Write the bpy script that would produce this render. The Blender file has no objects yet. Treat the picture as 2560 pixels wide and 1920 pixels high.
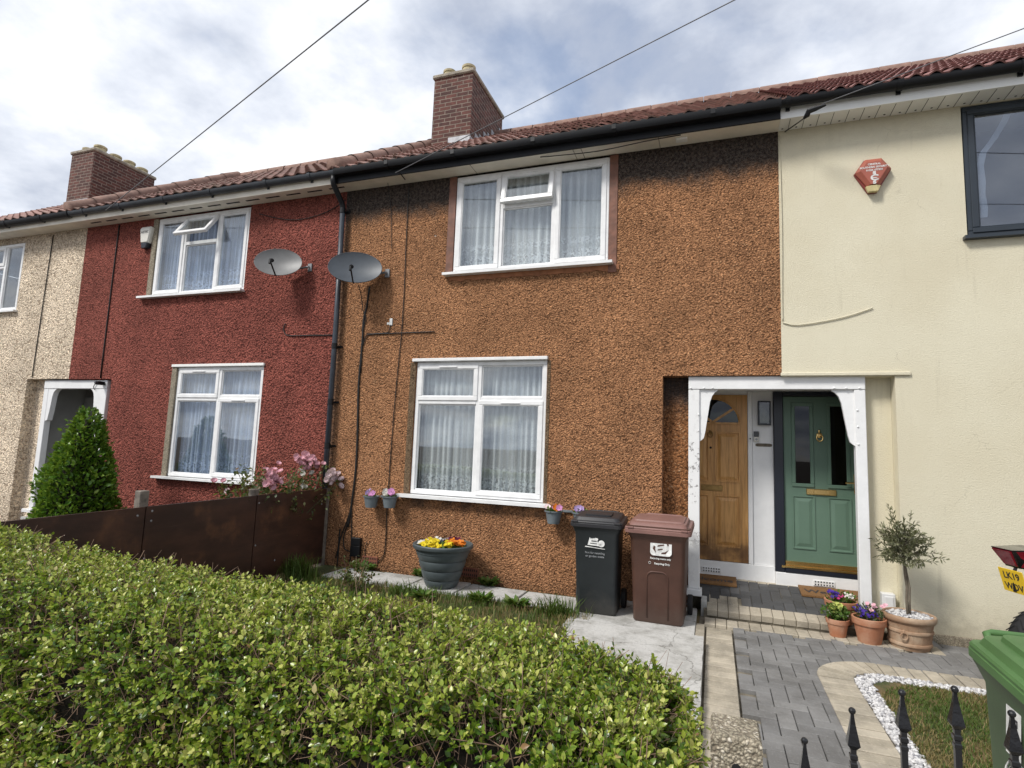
import bpy, bmesh, math, random
import numpy as np
from mathutils import Vector, Matrix, noise as mnoise
random.seed(7); RNG = np.random.default_rng(7)
S = bpy.context.scene
COL = S.collection
rad = math.radians

# ------------------------------------------------------------------ camera
def cam_axes(yaw, pitch, roll):
    cy, sy = math.cos(yaw), math.sin(yaw)
    f = Vector((-sy, cy, 0)); r = Vector((cy, sy, 0)); u = Vector((0, 0, 1))
    cp, sp = math.cos(pitch), math.sin(pitch)
    f, u = f*cp + u*sp, u*cp - f*sp
    cr, sr = math.cos(roll), math.sin(roll)
    r, u = r*cr + u*sr, u*cr - r*sr
    return r, u, f
cr_, cu_, cf_ = cam_axes(rad(19.862), rad(6.461), rad(2.2076))
cam = bpy.data.cameras.new('camera'); camo = bpy.data.objects.new('camera', cam); COL.objects.link(camo)
M = Matrix((cr_, cu_, -cf_)).transposed().to_4x4(); M.translation = (0, -6.6, 1.65)
camo.matrix_world = M
cam.sensor_width = 36; cam.lens = 36*1405.157/2560; cam.clip_start = 0.05; cam.clip_end = 2000
S.camera = camo

# ------------------------------------------------------------------ light and sky
SUN_DIR = Vector((-0.48, -0.62, 0.85)).normalized()
EL = math.asin(SUN_DIR.z); AZ = math.atan2(SUN_DIR.x, SUN_DIR.y)
sun = bpy.data.lights.new('sun', 'SUN'); sun.energy = 2.8; sun.angle = rad(13); sun.color = (1, .965, .91)
suno = bpy.data.objects.new('sun', sun); COL.objects.link(suno)
suno.rotation_euler = SUN_DIR.to_track_quat('Z', 'Y').to_euler(); suno.location = (0, -6, 20)

W = bpy.data.worlds.new('World'); S.world = W; W.use_nodes = True
nt = W.node_tree; nt.nodes.clear()
def N(t, **k):
    n = nt.nodes.new(t)
    for a, b in k.items(): setattr(n, a, b)
    return n
def Lk(a, b): nt.links.new(a, b)
out = N('ShaderNodeOutputWorld'); sky = N('ShaderNodeTexSky', sky_type='NISHITA')
sky.sun_disc = False; sky.sun_elevation = EL; sky.sun_rotation = AZ; sky.air_density = 1.0; sky.dust_density = .8; sky.ozone_density = 1.2
bgs = N('ShaderNodeBackground'); bgs.inputs[1].default_value = .15; Lk(sky.outputs[0], bgs.inputs[0])
tc = N('ShaderNodeTexCoord'); sep = N('ShaderNodeSeparateXYZ'); Lk(tc.outputs['Generated'], sep.inputs[0])
zz = N('ShaderNodeMath', operation='ADD'); Lk(sep.outputs[2], zz.inputs[0]); zz.inputs[1].default_value = .22
zm = N('ShaderNodeMath', operation='MAXIMUM'); Lk(zz.outputs[0], zm.inputs[0]); zm.inputs[1].default_value = .12
px = N('ShaderNodeMath', operation='DIVIDE'); Lk(sep.outputs[0], px.inputs[0]); Lk(zm.outputs[0], px.inputs[1])
py = N('ShaderNodeMath', operation='DIVIDE'); Lk(sep.outputs[1], py.inputs[0]); Lk(zm.outputs[0], py.inputs[1])
cmb = N('ShaderNodeCombineXYZ'); Lk(px.outputs[0], cmb.inputs[0]); Lk(py.outputs[0], cmb.inputs[1]); cmb.inputs[2].default_value = 3.7
n1 = N('ShaderNodeTexNoise'); n1.inputs['Scale'].default_value = 2.1; n1.inputs['Detail'].default_value = 9; n1.inputs['Roughness'].default_value = .56; n1.inputs['Distortion'].default_value = .25
Lk(cmb.outputs[0], n1.inputs['Vector'])
# clearer patches of sky: two soft openings in the cloud deck (in sky direction)
def opening(d, w0, w1):
    d = Vector(d).normalized()
    dp = N('ShaderNodeVectorMath', operation='DOT_PRODUCT'); nm = N('ShaderNodeVectorMath', operation='NORMALIZE')
    Lk(tc.outputs['Generated'], nm.inputs[0]); Lk(nm.outputs[0], dp.inputs[0]); dp.inputs[1].default_value = d
    mr = N('ShaderNodeMapRange', interpolation_type='SMOOTHSTEP'); Lk(dp.outputs['Value'], mr.inputs[0])
    mr.inputs[1].default_value = math.cos(w1); mr.inputs[2].default_value = math.cos(w0); mr.inputs[3].default_value = 0; mr.inputs[4].default_value = 1
    return mr.outputs[0]
o1 = opening((-.283, .784, .552), rad(0), rad(7.5)); o2 = opening((-.54, .63, .56), rad(0), rad(6))
dens = N('ShaderNodeMath', operation='MULTIPLY_ADD'); Lk(o1, dens.inputs[0]); dens.inputs[1].default_value = -.14; Lk(n1.outputs[0], dens.inputs[2])
dens2 = N('ShaderNodeMath', operation='MULTIPLY_ADD'); Lk(o2, dens2.inputs[0]); dens2.inputs[1].default_value = -.06; Lk(dens.outputs[0], dens2.inputs[2])
dr = N('ShaderNodeMapRange', interpolation_type='SMOOTHSTEP'); Lk(dens2.outputs[0], dr.inputs[0])
dr.inputs[1].default_value = .24; dr.inputs[2].default_value = .46; dr.inputs[3].default_value = .42
n2 = N('ShaderNodeTexNoise'); n2.inputs['Scale'].default_value = 2.6; n2.inputs['Detail'].default_value = 9; n2.inputs['Roughness'].default_value = .56
ad = N('ShaderNodeVectorMath', operation='ADD'); Lk(cmb.outputs[0], ad.inputs[0]); ad.inputs[1].default_value = (5.3, 1.2, 8.1); Lk(ad.outputs[0], n2.inputs['Vector'])
cr2 = N('ShaderNodeValToRGB'); Lk(n2.outputs[0], cr2.inputs[0])
e = cr2.color_ramp.elements; e[0].position = .36; e[0].color = (.47, .52, .63, 1); e[1].position = .68; e[1].color = (1.08, 1.08, 1.08, 1)
m_ = cr2.color_ramp.elements.new(.52); m_.color = (.76, .80, .88, 1)
bgc = N('ShaderNodeBackground'); bgc.inputs[1].default_value = .88; Lk(cr2.outputs[0], bgc.inputs[0])
mx = N('ShaderNodeMixShader'); Lk(dr.outputs[0], mx.inputs[0]); Lk(bgs.outputs[0], mx.inputs[1]); Lk(bgc.outputs[0], mx.inputs[2])
Lk(mx.outputs[0], out.inputs[0])

S.view_settings.view_transform = 'Standard'; S.view_settings.look = 'None'
S.view_settings.exposure = 0.36; S.view_settings.gamma = 1
S.cycles.use_denoising = True
S.cycles.max_bounces = 8; S.cycles.transparent_max_bounces = 16

# ------------------------------------------------------------------ materials
class MB_:
    """tiny node-tree builder"""
    def __init__(s, name):
        s.m = bpy.data.materials.new(name); s.m.use_nodes = True
        s.t = s.m.node_tree; s.b = s.t.nodes['Principled BSDF']; s.o = s.t.nodes['Material Output']
    def n(s, t, **k):
        n = s.t.nodes.new(t)
        for a, b in k.items(): setattr(n, a, b)
        return n
    def l(s, a, b): s.t.links.new(a, b)
    def tex(s): return s.n('ShaderNodeTexCoord').outputs['Object']
    def noise(s, sc, det=4, rough=.55, vec=None, dist=0):
        n = s.n('ShaderNodeTexNoise'); n.inputs['Scale'].default_value = sc; n.inputs['Detail'].default_value = det
        n.inputs['Roughness'].default_value = rough; n.inputs['Distortion'].default_value = dist
        s.l(vec if vec is not None else s.tex(), n.inputs['Vector']); return n.outputs[0]
    def voro(s, sc, vec=None, feat='F1', outp='Distance', rnd=1):
        n = s.n('ShaderNodeTexVoronoi', feature=feat); n.inputs['Scale'].default_value = sc; n.inputs['Randomness'].default_value = rnd
        s.l(vec if vec is not None else s.tex(), n.inputs['Vector']); return n.outputs[outp]
    def ramp(s, fac, stops):
        r = s.n('ShaderNodeValToRGB'); s.l(fac, r.inputs[0]); els = r.color_ramp.elements
        while len(els) > 1: els.remove(els[-1])
        for i, (p, c) in enumerate(stops):
            q = els[0] if i == 0 else els.new(p)
            q.position = p; q.color = (*c, 1) if len(c) == 3 else c
        return r.outputs[0]
    def rng(s, v, a, b, c=0., d=1., smooth=True):
        r = s.n('ShaderNodeMapRange')
        if smooth: r.interpolation_type = 'SMOOTHSTEP'
        s.l(v, r.inputs[0])
        for i, q in enumerate((a, b, c, d)): r.inputs[i+1].default_value = q
        return r.outputs[0]
    def math(s, op, a, b=None, c=None):
        n = s.n('ShaderNodeMath', operation=op)
        for i, v in enumerate((a, b, c)):
            if v is None: continue
            if isinstance(v, (int, float)): n.inputs[i].default_value = v
            else: s.l(v, n.inputs[i])
        return n.outputs[0]
    def mix(s, fac, a, b, mode='MIX'):
        n = s.n('ShaderNodeMix', data_type='RGBA', blend_type=mode)
        for i, v in ((0, fac), (6, a), (7, b)):
            if isinstance(v, (int, float)): n.inputs[i].default_value = v
            elif isinstance(v, tuple): n.inputs[i].default_value = (*v[:3], 1)
            else: s.l(v, n.inputs[i])
        return n.outputs[2]
    def base(s, c):
        if isinstance(c, tuple): s.b.inputs['Base Color'].default_value = (*c[:3], 1)
        else: s.l(c, s.b.inputs['Base Color'])
    def set(s, **k):
        for a, b in k.items():
            i = s.b.inputs[a.replace('_', ' ')]
            if isinstance(b, (int, float, tuple)): i.default_value = b
            else: s.l(b, i)
    def bump(s, h, dist=.01, strength=1., prev=None):
        n = s.n('ShaderNodeBump'); n.inputs['Distance'].default_value = dist; n.inputs['Strength'].default_value = strength
        s.l(h, n.inputs['Height'])
        if prev is not None: s.l(prev, n.inputs['Normal'])
        s.l(n.outputs[0], s.b.inputs['Normal']); return n.outputs[0]
    def xyz(s, vec=None):
        n = s.n('ShaderNodeSeparateXYZ'); s.l(vec if vec is not None else s.tex(), n.inputs[0]); return n.outputs
    def attr(s, name):
        return s.n('ShaderNodeAttribute', attribute_name=name).outputs['Fac']

def plain(name, col, rough=.6, var=.15, vs=6, bump=0., bs=40, metallic=0., spec=.5):
    b = MB_(name)
    dark = tuple(c*(1-var) for c in col); lite = tuple(min(1, c*(1+var)) for c in col)
    b.base(b.ramp(b.noise(vs, 5, .6), [(.3, dark), (.7, lite)]))
    b.set(Roughness=rough, Metallic=metallic); b.set(**{'Specular_IOR_Level': spec})
    if bump: b.bump(b.noise(bs, 3), bump, 1)
    return b.m

def roughcast(name, base, hi, crev, scale=34, soot=None, depth=.016, patch=.18, extra=None):
    """thrown pebble-dash render: chunky aggregate, dark crevices, paint-worn pale tips"""
    b = MB_(name); v = b.tex()
    w = b.n('ShaderNodeVectorMath', operation='MULTIPLY_ADD')
    nz = b.n('ShaderNodeTexNoise'); nz.inputs['Scale'].default_value = 14; nz.inputs['Detail'].default_value = 2; b.l(v, nz.inputs['Vector'])
    b.l(nz.outputs['Color'], w.inputs[0]); w.inputs[1].default_value = (.05, .05, .05); b.l(v, w.inputs[2]); wv = w.outputs[0]
    d1 = b.voro(scale, wv); d2 = b.voro(scale*2.1, wv)
    h = b.math('MULTIPLY_ADD', b.noise(scale*.8, 5, .7, wv), .62, b.math('MULTIPLY', d1, -1.0))
    h = b.math('MULTIPLY_ADD', d2, -.35, h)
    h = b.math('MULTIPLY_ADD', b.math('SUBTRACT', b.noise(scale*.22, 3, .6), .5), .55, b.math('ADD', h, .21))                       # about -.6 .. .5
    crack = b.math('MULTIPLY', b.rng(h, -.56, -.20, 1, 0), .74)
    big = b.noise(1.3, 5, .6)
    col = b.mix(b.rng(big, .3, .7), tuple(c*(1-patch) for c in base), tuple(min(1, c*(1+patch)) for c in base))
    sep = b.n('ShaderNodeSeparateColor'); b.l(b.voro(scale*1.5, wv, outp='Color'), sep.inputs[0])
    col = b.mix(1.0, col, b.ramp(sep.outputs[1], [(0, (.62, .60, .58)), (.5, (1, 1, 1)), (.85, (1.22, 1.22, 1.2)), (1, (1.5, 1.5, 1.45))]), 'MULTIPLY')
    tip = b.math('MULTIPLY', b.rng(h, -.02, .22), b.rng(b.voro(scale, wv, outp='Color'), .45, .9))
    col = b.mix(b.math('MULTIPLY', tip, .6), col, hi)
    col = b.mix(crack, col, crev)
    if soot: col = soot(b, col)
    if extra: col = extra(b, col)
    b.base(col); b.set(Roughness=.95); b.set(**{'Specular_IOR_Level': .2})
    b.bump(h, depth, 1)
    return b.m

def soot_orange(b, col):
    x, y, z = b.xyz()
    nn = b.noise(2.3, 6, .65); n5 = b.noise(9, 4, .6)
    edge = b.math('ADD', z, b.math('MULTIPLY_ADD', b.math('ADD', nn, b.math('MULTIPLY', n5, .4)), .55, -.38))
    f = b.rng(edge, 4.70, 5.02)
    # soot running down beside the drainpipe
    g = b.rng(b.math('ADD', x, b.math('MULTIPLY', n5, .16)), -4.98, -4.86, .8, 0)
    # damp band and splashes low down
    low = b.rng(b.math('MULTIPLY_ADD', nn, .5, z), .18, .5, .55, 0)
    # patchy darker band under the lower window sill, fading downwards
    s1 = b.math('MULTIPLY', b.rng(z, .72, .93), b.rng(z, .95, .97, 1, 0))
    s2 = b.math('MULTIPLY', s1, b.math('MULTIPLY', b.rng(x, -3.9, -3.6), b.rng(x, -2.0, -1.8, 1, 0)))
    s2 = b.math('MULTIPLY', s2, b.rng(b.noise(5, 4), .42, .62))
    mud = b.mix(b.rng(b.noise(30, 3), .35, .65), (.020, .020, .022), (.095, .083, .072))
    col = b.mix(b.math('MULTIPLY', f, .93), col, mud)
    col = b.mix(b.math('MULTIPLY', g, .75), col, mud)
    col = b.mix(low, col, b.mix(.5, col, (.07, .05, .035)))
    col = b.mix(b.math('MULTIPLY', s2, .6), col, mud)
    chip = b.math('MULTIPLY', b.rng(b.math('ADD', b.voro(1.15), b.math('MULTIPLY', b.noise(38, 4, .7), .09)), .060, .075, 1, 0), b.rng(b.noise(45, 2), .48, .54))
    col = b.mix(chip, col, (.72, .66, .58))
    return col
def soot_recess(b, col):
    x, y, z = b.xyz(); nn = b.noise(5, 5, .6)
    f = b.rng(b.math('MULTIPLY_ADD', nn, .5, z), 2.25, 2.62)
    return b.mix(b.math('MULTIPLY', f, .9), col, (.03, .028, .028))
def darker_top_cream(b, col):  # cream wall unevenly darker towards its top
    x, y, z = b.xyz(); nn = b.noise(6, 5, .65)
    f = b.rng(b.math('MULTIPLY_ADD', nn, .9, z), 5.0, 5.9)
    return b.mix(b.math('MULTIPLY', f, .45), col, (.22, .17, .12))

MT = {}
MT['orange'] = roughcast('orange roughcast', (.41, .202, .10), (.80, .52, .30), (.075, .034, .016), 50, soot_orange, .030)
MT['surround_grit'] = roughcast('bare gritty render', (.17, .115, .07), (.45, .36, .24), (.03, .02, .014), 60, None, .010)
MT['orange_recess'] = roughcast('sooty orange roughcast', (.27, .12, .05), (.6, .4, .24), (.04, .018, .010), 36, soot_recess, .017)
MT['red'] = roughcast('red roughcast', (.268, .080, .060), (.42, .17, .13), (.060, .014, .011), 38, None, .032)
MT['cream'] = roughcast('cream roughcast', (.72, .60, .46), (.84, .76, .64), (.20, .135, .085), 34, darker_top_cream, .022)
def mk_pale():
    b = MB_('pale yellow render'); v = b.tex()
    h = b.noise(75, 6, .75); big = b.noise(.9, 5, .55)
    col = b.mix(b.rng(big, .3, .7), (.67, .615, .465), (.735, .69, .54))
    fine = b.rng(b.noise(70, 4, .7), .3, .6)
    col = b.mix(b.math('MULTIPLY', fine, .5), b.mix(.25, col, (.5, .44, .3)), col)
    x, y, z = b.xyz()
    st = b.math('MULTIPLY', b.rng(b.math('MULTIPLY_ADD', b.noise(7, 6, .7), .9, z), 5.3, 6.1), .5)
    col = b.mix(st, col, (.42, .38, .29))
    mp = b.n('ShaderNodeMapping'); b.l(b.tex(), mp.inputs[0]); mp.inputs['Scale'].default_value = (7, 7, .45)
    drip = b.math('MULTIPLY', b.rng(b.noise(1.6, 6, .65, mp.outputs[0]), .56, .72), b.rng(b.noise(1.1, 3), .42, .6))
    col = b.mix(b.math('MULTIPLY', drip, .28), col, (.40, .36, .27))
    wv = b.n('ShaderNodeVectorMath', operation='MULTIPLY_ADD'); nz = b.n('ShaderNodeTexNoise'); nz.inputs['Scale'].default_value = 3; nz.inputs['Detail'].default_value = 6; b.l(b.tex(), nz.inputs['Vector'])
    b.l(nz.outputs['Color'], wv.inputs[0]); wv.inputs[1].default_value = (.5, .5, .5); b.l(b.tex(), wv.inputs[2])
    ck = b.rng(b.voro(.9, wv.outputs[0], 'DISTANCE_TO_EDGE'), 0, .0035, 1, 0)
    ck = b.math('MULTIPLY', ck, b.rng(b.noise(1.4, 2), .50, .58))
    col = b.mix(b.math('MULTIPLY', ck, .28), col, (.26, .22, .16))
    spl = b.math('MULTIPLY', b.rng(b.math('MULTIPLY_ADD', b.noise(11, 6, .7), .55, z), .28, .62, 1, 0), .55)
    col = b.mix(spl, col, (.30, .26, .19))
    b.base(col); b.set(Roughness=.9); b.set(**{'Specular_IOR_Level': .2}); b.bump(h, .009, .85); return b.m
MT['pale'] = mk_pale()
MT['white'] = plain('white upvc', (.77, .77, .765), .35, .09, 7)
MT['porch_grey'] = plain('grey porch paint', (.30, .30, .29), .6, .1, 4)
MT['white_paint'] = plain('white gloss paint', (.76, .76, .755), .4, .06, 5, .0015, 30)
def mk_peel():
    b = MB_('peeling white paint'); v = b.tex(); x, y, z = b.xyz()
    n = b.noise(13, 6, .7)
    band = b.math('MULTIPLY', b.rng(z, .55, .9), b.rng(z, 1.75, 1.95, 1, 0))
    f = b.math('MULTIPLY', b.rng(n, .56, .60), b.math('MULTIPLY_ADD', band, .85, .12))
    col = b.mix(f, (.76, .76, .75), b.mix(b.noise(40), (.25, .24, .23), (.42, .41, .40)))
    b.base(col); b.set(Roughness=.5); b.bump(b.math('SUBTRACT', 1, f), .003, 1); return b.m
MT['peel'] = mk_peel()
MT['soffit'] = plain('cream soffit board', (.76, .71, .61), .6, .12, 3)
MT['soffit_w'] = plain('white plastic soffit', (.80, .80, .77), .45, .05, 3)
MT['brown_trim'] = plain('brown painted reveal', (.16, .065, .038), .6, .35, 9, .004, 25)
MT['brown_patch'] = plain('smooth orange patching', (.31, .125, .055), .8, .3, 9, .006, 22)
MT['anthracite'] = plain('anthracite frame', (.022, .030, .040), .35, .1, 4)
MT['navy'] = plain('near black door frame', (.010, .013, .022), .35, .1, 4)
MT['black'] = plain('black plastic', (.007, .0075, .009), .45, .2, 6, spec=.3)
MT['gutter_red'] = plain('weathered dark gutter', (.030, .035, .042), .45, .3, 4)
MT['pipe'] = plain('slate grey plastic pipe', (.040, .048, .062), .4, .25, 5)
MT['rubber'] = plain('rubber', (.010, .010, .011), .75, .2, 20, .001, 80)
MT['cable'] = plain('black cable', (.010, .009, .008), .6, .2, 8)
MT['wire'] = plain('grey overhead wire', (.14, .14, .15), .6, .2, 8)
MT['metal_black'] = plain('black painted iron', (.008, .008, .009), .22, .2, 20, .0006, 60)
MT['brass'] = plain('polished brass', (.72, .50, .20), .25, .1, 8, metallic=1)
MT['brass_old'] = plain('dull brass', (.30, .19, .07), .45, .3, 12, metallic=.8)
MT['steel'] = plain('grey steel', (.30, .31, .32), .45, .15, 8, metallic=.6)
MT['lead'] = plain('lead flashing', (.42, .43, .45), .55, .25, 9)
def mk_door_green():
    b = MB_('sage green door'); b.base(b.ramp(b.noise(3, 4), [(.3, (.098, .165, .118)), (.7, (.115, .188, .137))]))
    b.set(Roughness=.45)
    w = b.n('ShaderNodeMapping'); b.l(b.tex(), w.inputs[0]); w.inputs['Scale'].default_value = (40, 40, 2.5)
    b.bump(b.noise(1.5, 4, .6, w.outputs[0]), .0008, 1); return b.m
MT['green_door'] = mk_door_green()
def mk_wood():
    b = MB_('varnished pine'); w = b.n('ShaderNodeMapping'); b.l(b.tex(), w.inputs[0]); w.inputs['Scale'].default_value = (22, 22, 1.6)
    g = b.noise(1.4, 6, .6, w.outputs[0], 1.2)
    col = b.ramp(g, [(.25, (.31, .155, .042)), (.5, (.53, .275, .085)), (.75, (.64, .36, .13))])
    x, y, z = b.xyz()
    wf = b.math('MULTIPLY', b.rng(b.math('MULTIPLY_ADD', b.noise(7, 5, .65, w.outputs[0]), .5, z), .75, 1.15, 1, 0), b.rng(b.noise(4, 4), .35, .65))
    col = b.mix(b.math('MULTIPLY', wf, .85), col, (.075, .028, .008))
    b.base(col); b.set(Roughness=.38); b.bump(g, .0015, 1); return b.m
MT['wood_door'] = mk_wood()
def mk_fence():
    b = MB_('dark brown stained board'); w = b.n('ShaderNodeMapping'); b.l(b.tex(), w.inputs[0]); w.inputs['Scale'].default_value = (9, 1.2, 3)
    n1 = b.noise(1.2, 6, .65, w.outputs[0]); n2 = b.noise(2.2, 6, .6)
    col = b.mix(b.rng(n1, .35, .7), (.029, .0135, .0105), (.066, .029, .019))
    col = b.mix(b.math('MULTIPLY', b.rng(n2, .54, .72), .8), col, (.14, .062, .030))
    gm = b.n('ShaderNodeMapping'); b.l(b.tex(), gm.inputs[0]); gm.inputs['Scale'].default_value = (1, 1.2, 26); gr = b.noise(1.5, 6, .7, gm.outputs[0], .6)
    col = b.mix(b.math('MULTIPLY', b.rng(gr, .55, .75), .5), col, (.085, .048, .032)); n1 = b.math('ADD', n1, b.math('MULTIPLY', gr, .5))
    b.base(col); b.set(Roughness=.42); b.bump(n1, .004, .7); return b.m
MT['fence'] = mk_fence()
MT['post_wood'] = plain('weathered grey timber', (.17, .145, .12), .85, .4, 15, .004, 40)
def mk_brick(name, c1, c2, mortar, sc=1.0):
    b = MB_(name); tc = b.n('ShaderNodeTexCoord'); sp = b.xyz(tc.outputs['Object'])
    nrm = b.n('ShaderNodeSeparateXYZ'); b.l(tc.outputs['Normal'], nrm.inputs[0])
    side = b.math('GREATER_THAN', b.math('ABSOLUTE', nrm.outputs[0]), .5)
    uu = b.math('ADD', b.math('MULTIPLY', sp[0], b.math('SUBTRACT', 1, side)), b.math('MULTIPLY', sp[1], side))
    cv = b.n('ShaderNodeCombineXYZ'); b.l(uu, cv.inputs[0]); b.l(sp[2], cv.inputs[1])
    br = b.n('ShaderNodeTexBrick'); b.l(cv.outputs[0], br.inputs['Vector'])
    br.inputs['Scale'].default_value = 1; br.inputs['Brick Width'].default_value = .225; br.inputs['Row Height'].default_value = .075
    br.inputs['Mortar Size'].default_value = .009; br.inputs['Mortar Smooth'].default_value = .2; br.inputs['Bias'].default_value = -.1
    br.inputs['Color1'].default_value = (*c1, 1); br.inputs['Color2'].default_value = (*c2, 1); br.inputs['Mortar'].default_value = (*mortar, 1)
    n = b.noise(9, 5, .65)
    col = b.mix(b.rng(n, .35, .75), b.mix(.45, br.outputs['Color'], (.02, .012, .01)), br.outputs['Color'])
    b.base(col); b.set(Roughness=.9); b.bump(b.math('MULTIPLY_ADD', br.outputs['Fac'], -1, b.math('MULTIPLY', b.noise(60, 3), .3)), .008, 1); return b.m
MT['brick'] = mk_brick('chimney brick', (.165, .060, .046), (.075, .032, .028), (.30, .235, .19))
MT['cap'] = plain('mortar capping', (.30, .265, .21), .9, .35, 10, .01, 25)
MT['chpot'] = plain('buff chimney pot', (.42, .36, .22), .85, .3, 9, .003, 40)
def mk_tile(name, stops, moss=0.):
    b = MB_(name); col = b.ramp(b.attr('rnd'), stops)
    n = b.noise(7, 6, .65)
    col = b.mix(b.rng(n, .45, .75), col, b.mix(.5, col, (.05, .03, .025)))
    if moss: col = b.mix(b.math('MULTIPLY', b.rng(b.noise(3, 6, .7), .48, .66), moss), col, (.10, .085, .055))
    b.base(col); b.set(Roughness=.75); b.bump(b.noise(60, 3), .003, 1); return b.m
MT['tile_orange'] = mk_tile('weathered clay tiles', [(0, (.22, .115, .092)), (.5, (.30, .17, .14)), (1, (.39, .23, .195))], .5)
MT['tile_red'] = mk_tile('old brown clay tiles', [(0, (.12, .058, .042)), (.5, (.17, .082, .062)), (1, (.22, .115, .092))], .6)
MT['tile_pale'] = mk_tile('new dark red tiles', [(0, (.17, .070, .060)), (.5, (.21, .092, .080)), (1, (.25, .115, .10))])
MT['ridge'] = plain('ridge tile clay', (.23, .14, .11), .85, .3, 7, .004, 30)
MT['room'] = plain('dim room plaster', (.30, .29, .27), .9, .1, 2)
def mk_glass(name, tint=(1, 1, 1), ior=1.75):
    b = MB_(name); lw = b.n('ShaderNodeLayerWeight'); lw.inputs[0].default_value = .5
    f0 = ((ior-1)/(ior+1))**2*1.6; fr = b.math('MULTIPLY_ADD', b.math('POWER', lw.outputs['Facing'], 4.5), .9-f0, f0)
    tr = b.n('ShaderNodeBsdfTransparent'); tr.inputs[0].default_value = (*tint, 1)
    gl = b.n('ShaderNodeBsdfGlossy'); gl.inputs['Roughness'].default_value = .015; gl.inputs[0].default_value = (.95, .97, 1, 1)
    m = b.n('ShaderNodeMixShader'); b.l(fr, m.inputs[0]); b.l(tr.outputs[0], m.inputs[1]); b.l(gl.outputs[0], m.inputs[2])
    nz = b.noise(1.3, 2); bp = b.n('ShaderNodeBump'); bp.inputs['Distance'].default_value = .01; bp.inputs['Strength'].default_value = .08
    b.l(nz, bp.inputs['Height']); b.l(bp.outputs[0], gl.inputs['Normal'])
    b.l(m.outputs[0], b.o.inputs[0]); return b.m
MT['glass'] = mk_glass('window glass', (.93, .95, .95))
MT['glass_dark'] = mk_glass('dark glazed glass', (.62, .66, .72), 1.9)
MT['glass_door'] = mk_glass('tinted door glass', (.08, .11, .15), 1.38)
def mk_net(name, col, dens=.75, lace=True):
    b = MB_(name); x, y, z = b.xyz()
    df = b.n('ShaderNodeBsdfDiffuse'); df.inputs[0].default_value = (*col, 1)
    tl = b.n('ShaderNodeBsdfTranslucent'); tl.inputs[0].default_value = (*col, 1)
    a = b.n('ShaderNodeMixShader'); a.inputs[0].default_value = .2; b.l(df.outputs[0], a.inputs[1]); b.l(tl.outputs[0], a.inputs[2])
    tr = b.n('ShaderNodeBsdfTransparent'); m = b.n('ShaderNodeMixShader')
    d = b.attr('dens')
    if lace:
        d = b.math('MULTIPLY', d, b.rng(b.noise(70, 2, .5), .2, .7, .86, 1.05))
        d = b.math('ADD', d, b.math('MULTIPLY', b.attr('lace'), b.rng(b.math('ADD', b.noise(34, 3, .6), b.math('MULTIPLY', b.voro(30), .3)), .56, .72, -.12, .4)))
    d = b.math('MINIMUM', b.math('MULTIPLY', d, dens), 1)
    b.l(d, m.inputs[0]); b.l(tr.outputs[0], m.inputs[1]); b.l(a.outputs[0], m.inputs[2]); b.l(m.outputs[0], b.o.inputs[0]); return b.m
MT['net_white'] = mk_net('white net curtain', (.88, .90, .92), 1.0)
MT['net_blue'] = mk_net('bluish lace curtain', (.62, .71, .90), 1.0)

def mk_pave(name, lo, hi, bump=.003):
    b = MB_(name); col = b.ramp(b.attr('rnd'), [(0, lo), (1, hi)])
    n = b.noise(2.2, 7, .72); f = b.noise(70, 4, .7)
    col = b.mix(b.rng(n, .36, .62), b.mix(.42, col, (.055, .05, .042)), col)
    col = b.mix(b.math('MULTIPLY', b.rng(b.noise(.9, 5, .7), .55, .7), .35), col, tuple(min(1, c*1.5) for c in hi))
    col = b.mix(b.math('MULTIPLY', b.rng(f, .52, .75), .35), col, tuple(min(1, c*1.7) for c in hi))
    b.base(col); b.set(Roughness=.85); b.bump(f, bump, 1); return b.m
MT['pave_grey'] = mk_pave('charcoal block paving', (.165, .162, .158), (.225, .22, .213))
MT['pave_dark'] = mk_pave('dark porch blocks', (.045, .046, .048), (.085, .085, .087))
MT['pave_tan'] = mk_pave('buff block paving', (.36, .315, .24), (.47, .415, .325))
MT['sand'] = plain('joint sand', (.15, .13, .095), .95, .55, 7, .004, 60)
def mk_slab(name, base, dirt):
    b = MB_(name); n = b.noise(3.2, 7, .7); f = b.noise(55, 4, .7)
    col = b.mix(b.rng(n, .4, .68), base, dirt); col = b.mix(b.math('MULTIPLY', b.rng(f, .5, .72), .4), col, tuple(c*.45 for c in base))
    cw = b.n('ShaderNodeVectorMath', operation='MULTIPLY_ADD'); cz = b.n('ShaderNodeTexNoise'); cz.inputs['Scale'].default_value = 4; cz.inputs['Detail'].default_value = 6; b.l(b.tex(), cz.inputs['Vector']); b.l(cz.outputs['Color'], cw.inputs[0]); cw.inputs[1].default_value = (.35, .35, .35); b.l(b.tex(), cw.inputs[2])
    ck = b.math('MULTIPLY', b.rng(b.voro(1.1, cw.outputs[0], 'DISTANCE_TO_EDGE'), .001, .008, 1, 0), .6); col = b.mix(ck, col, (.08, .075, .06))
    st = b.rng(b.noise(9, 6, .75), .56, .68); col = b.mix(b.math('MULTIPLY', st, .45), col, (.12, .115, .085))
    b.base(col); b.set(Roughness=.9); b.bump(b.math('ADD', f, n), .006, 1); return b.m
MT['slab'] = mk_slab('pale concrete slab', (.49, .487, .468), (.28, .275, .255))
MT['concrete'] = mk_slab('rough white concrete', (.50, .49, .465), (.29, .28, .255))
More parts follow.
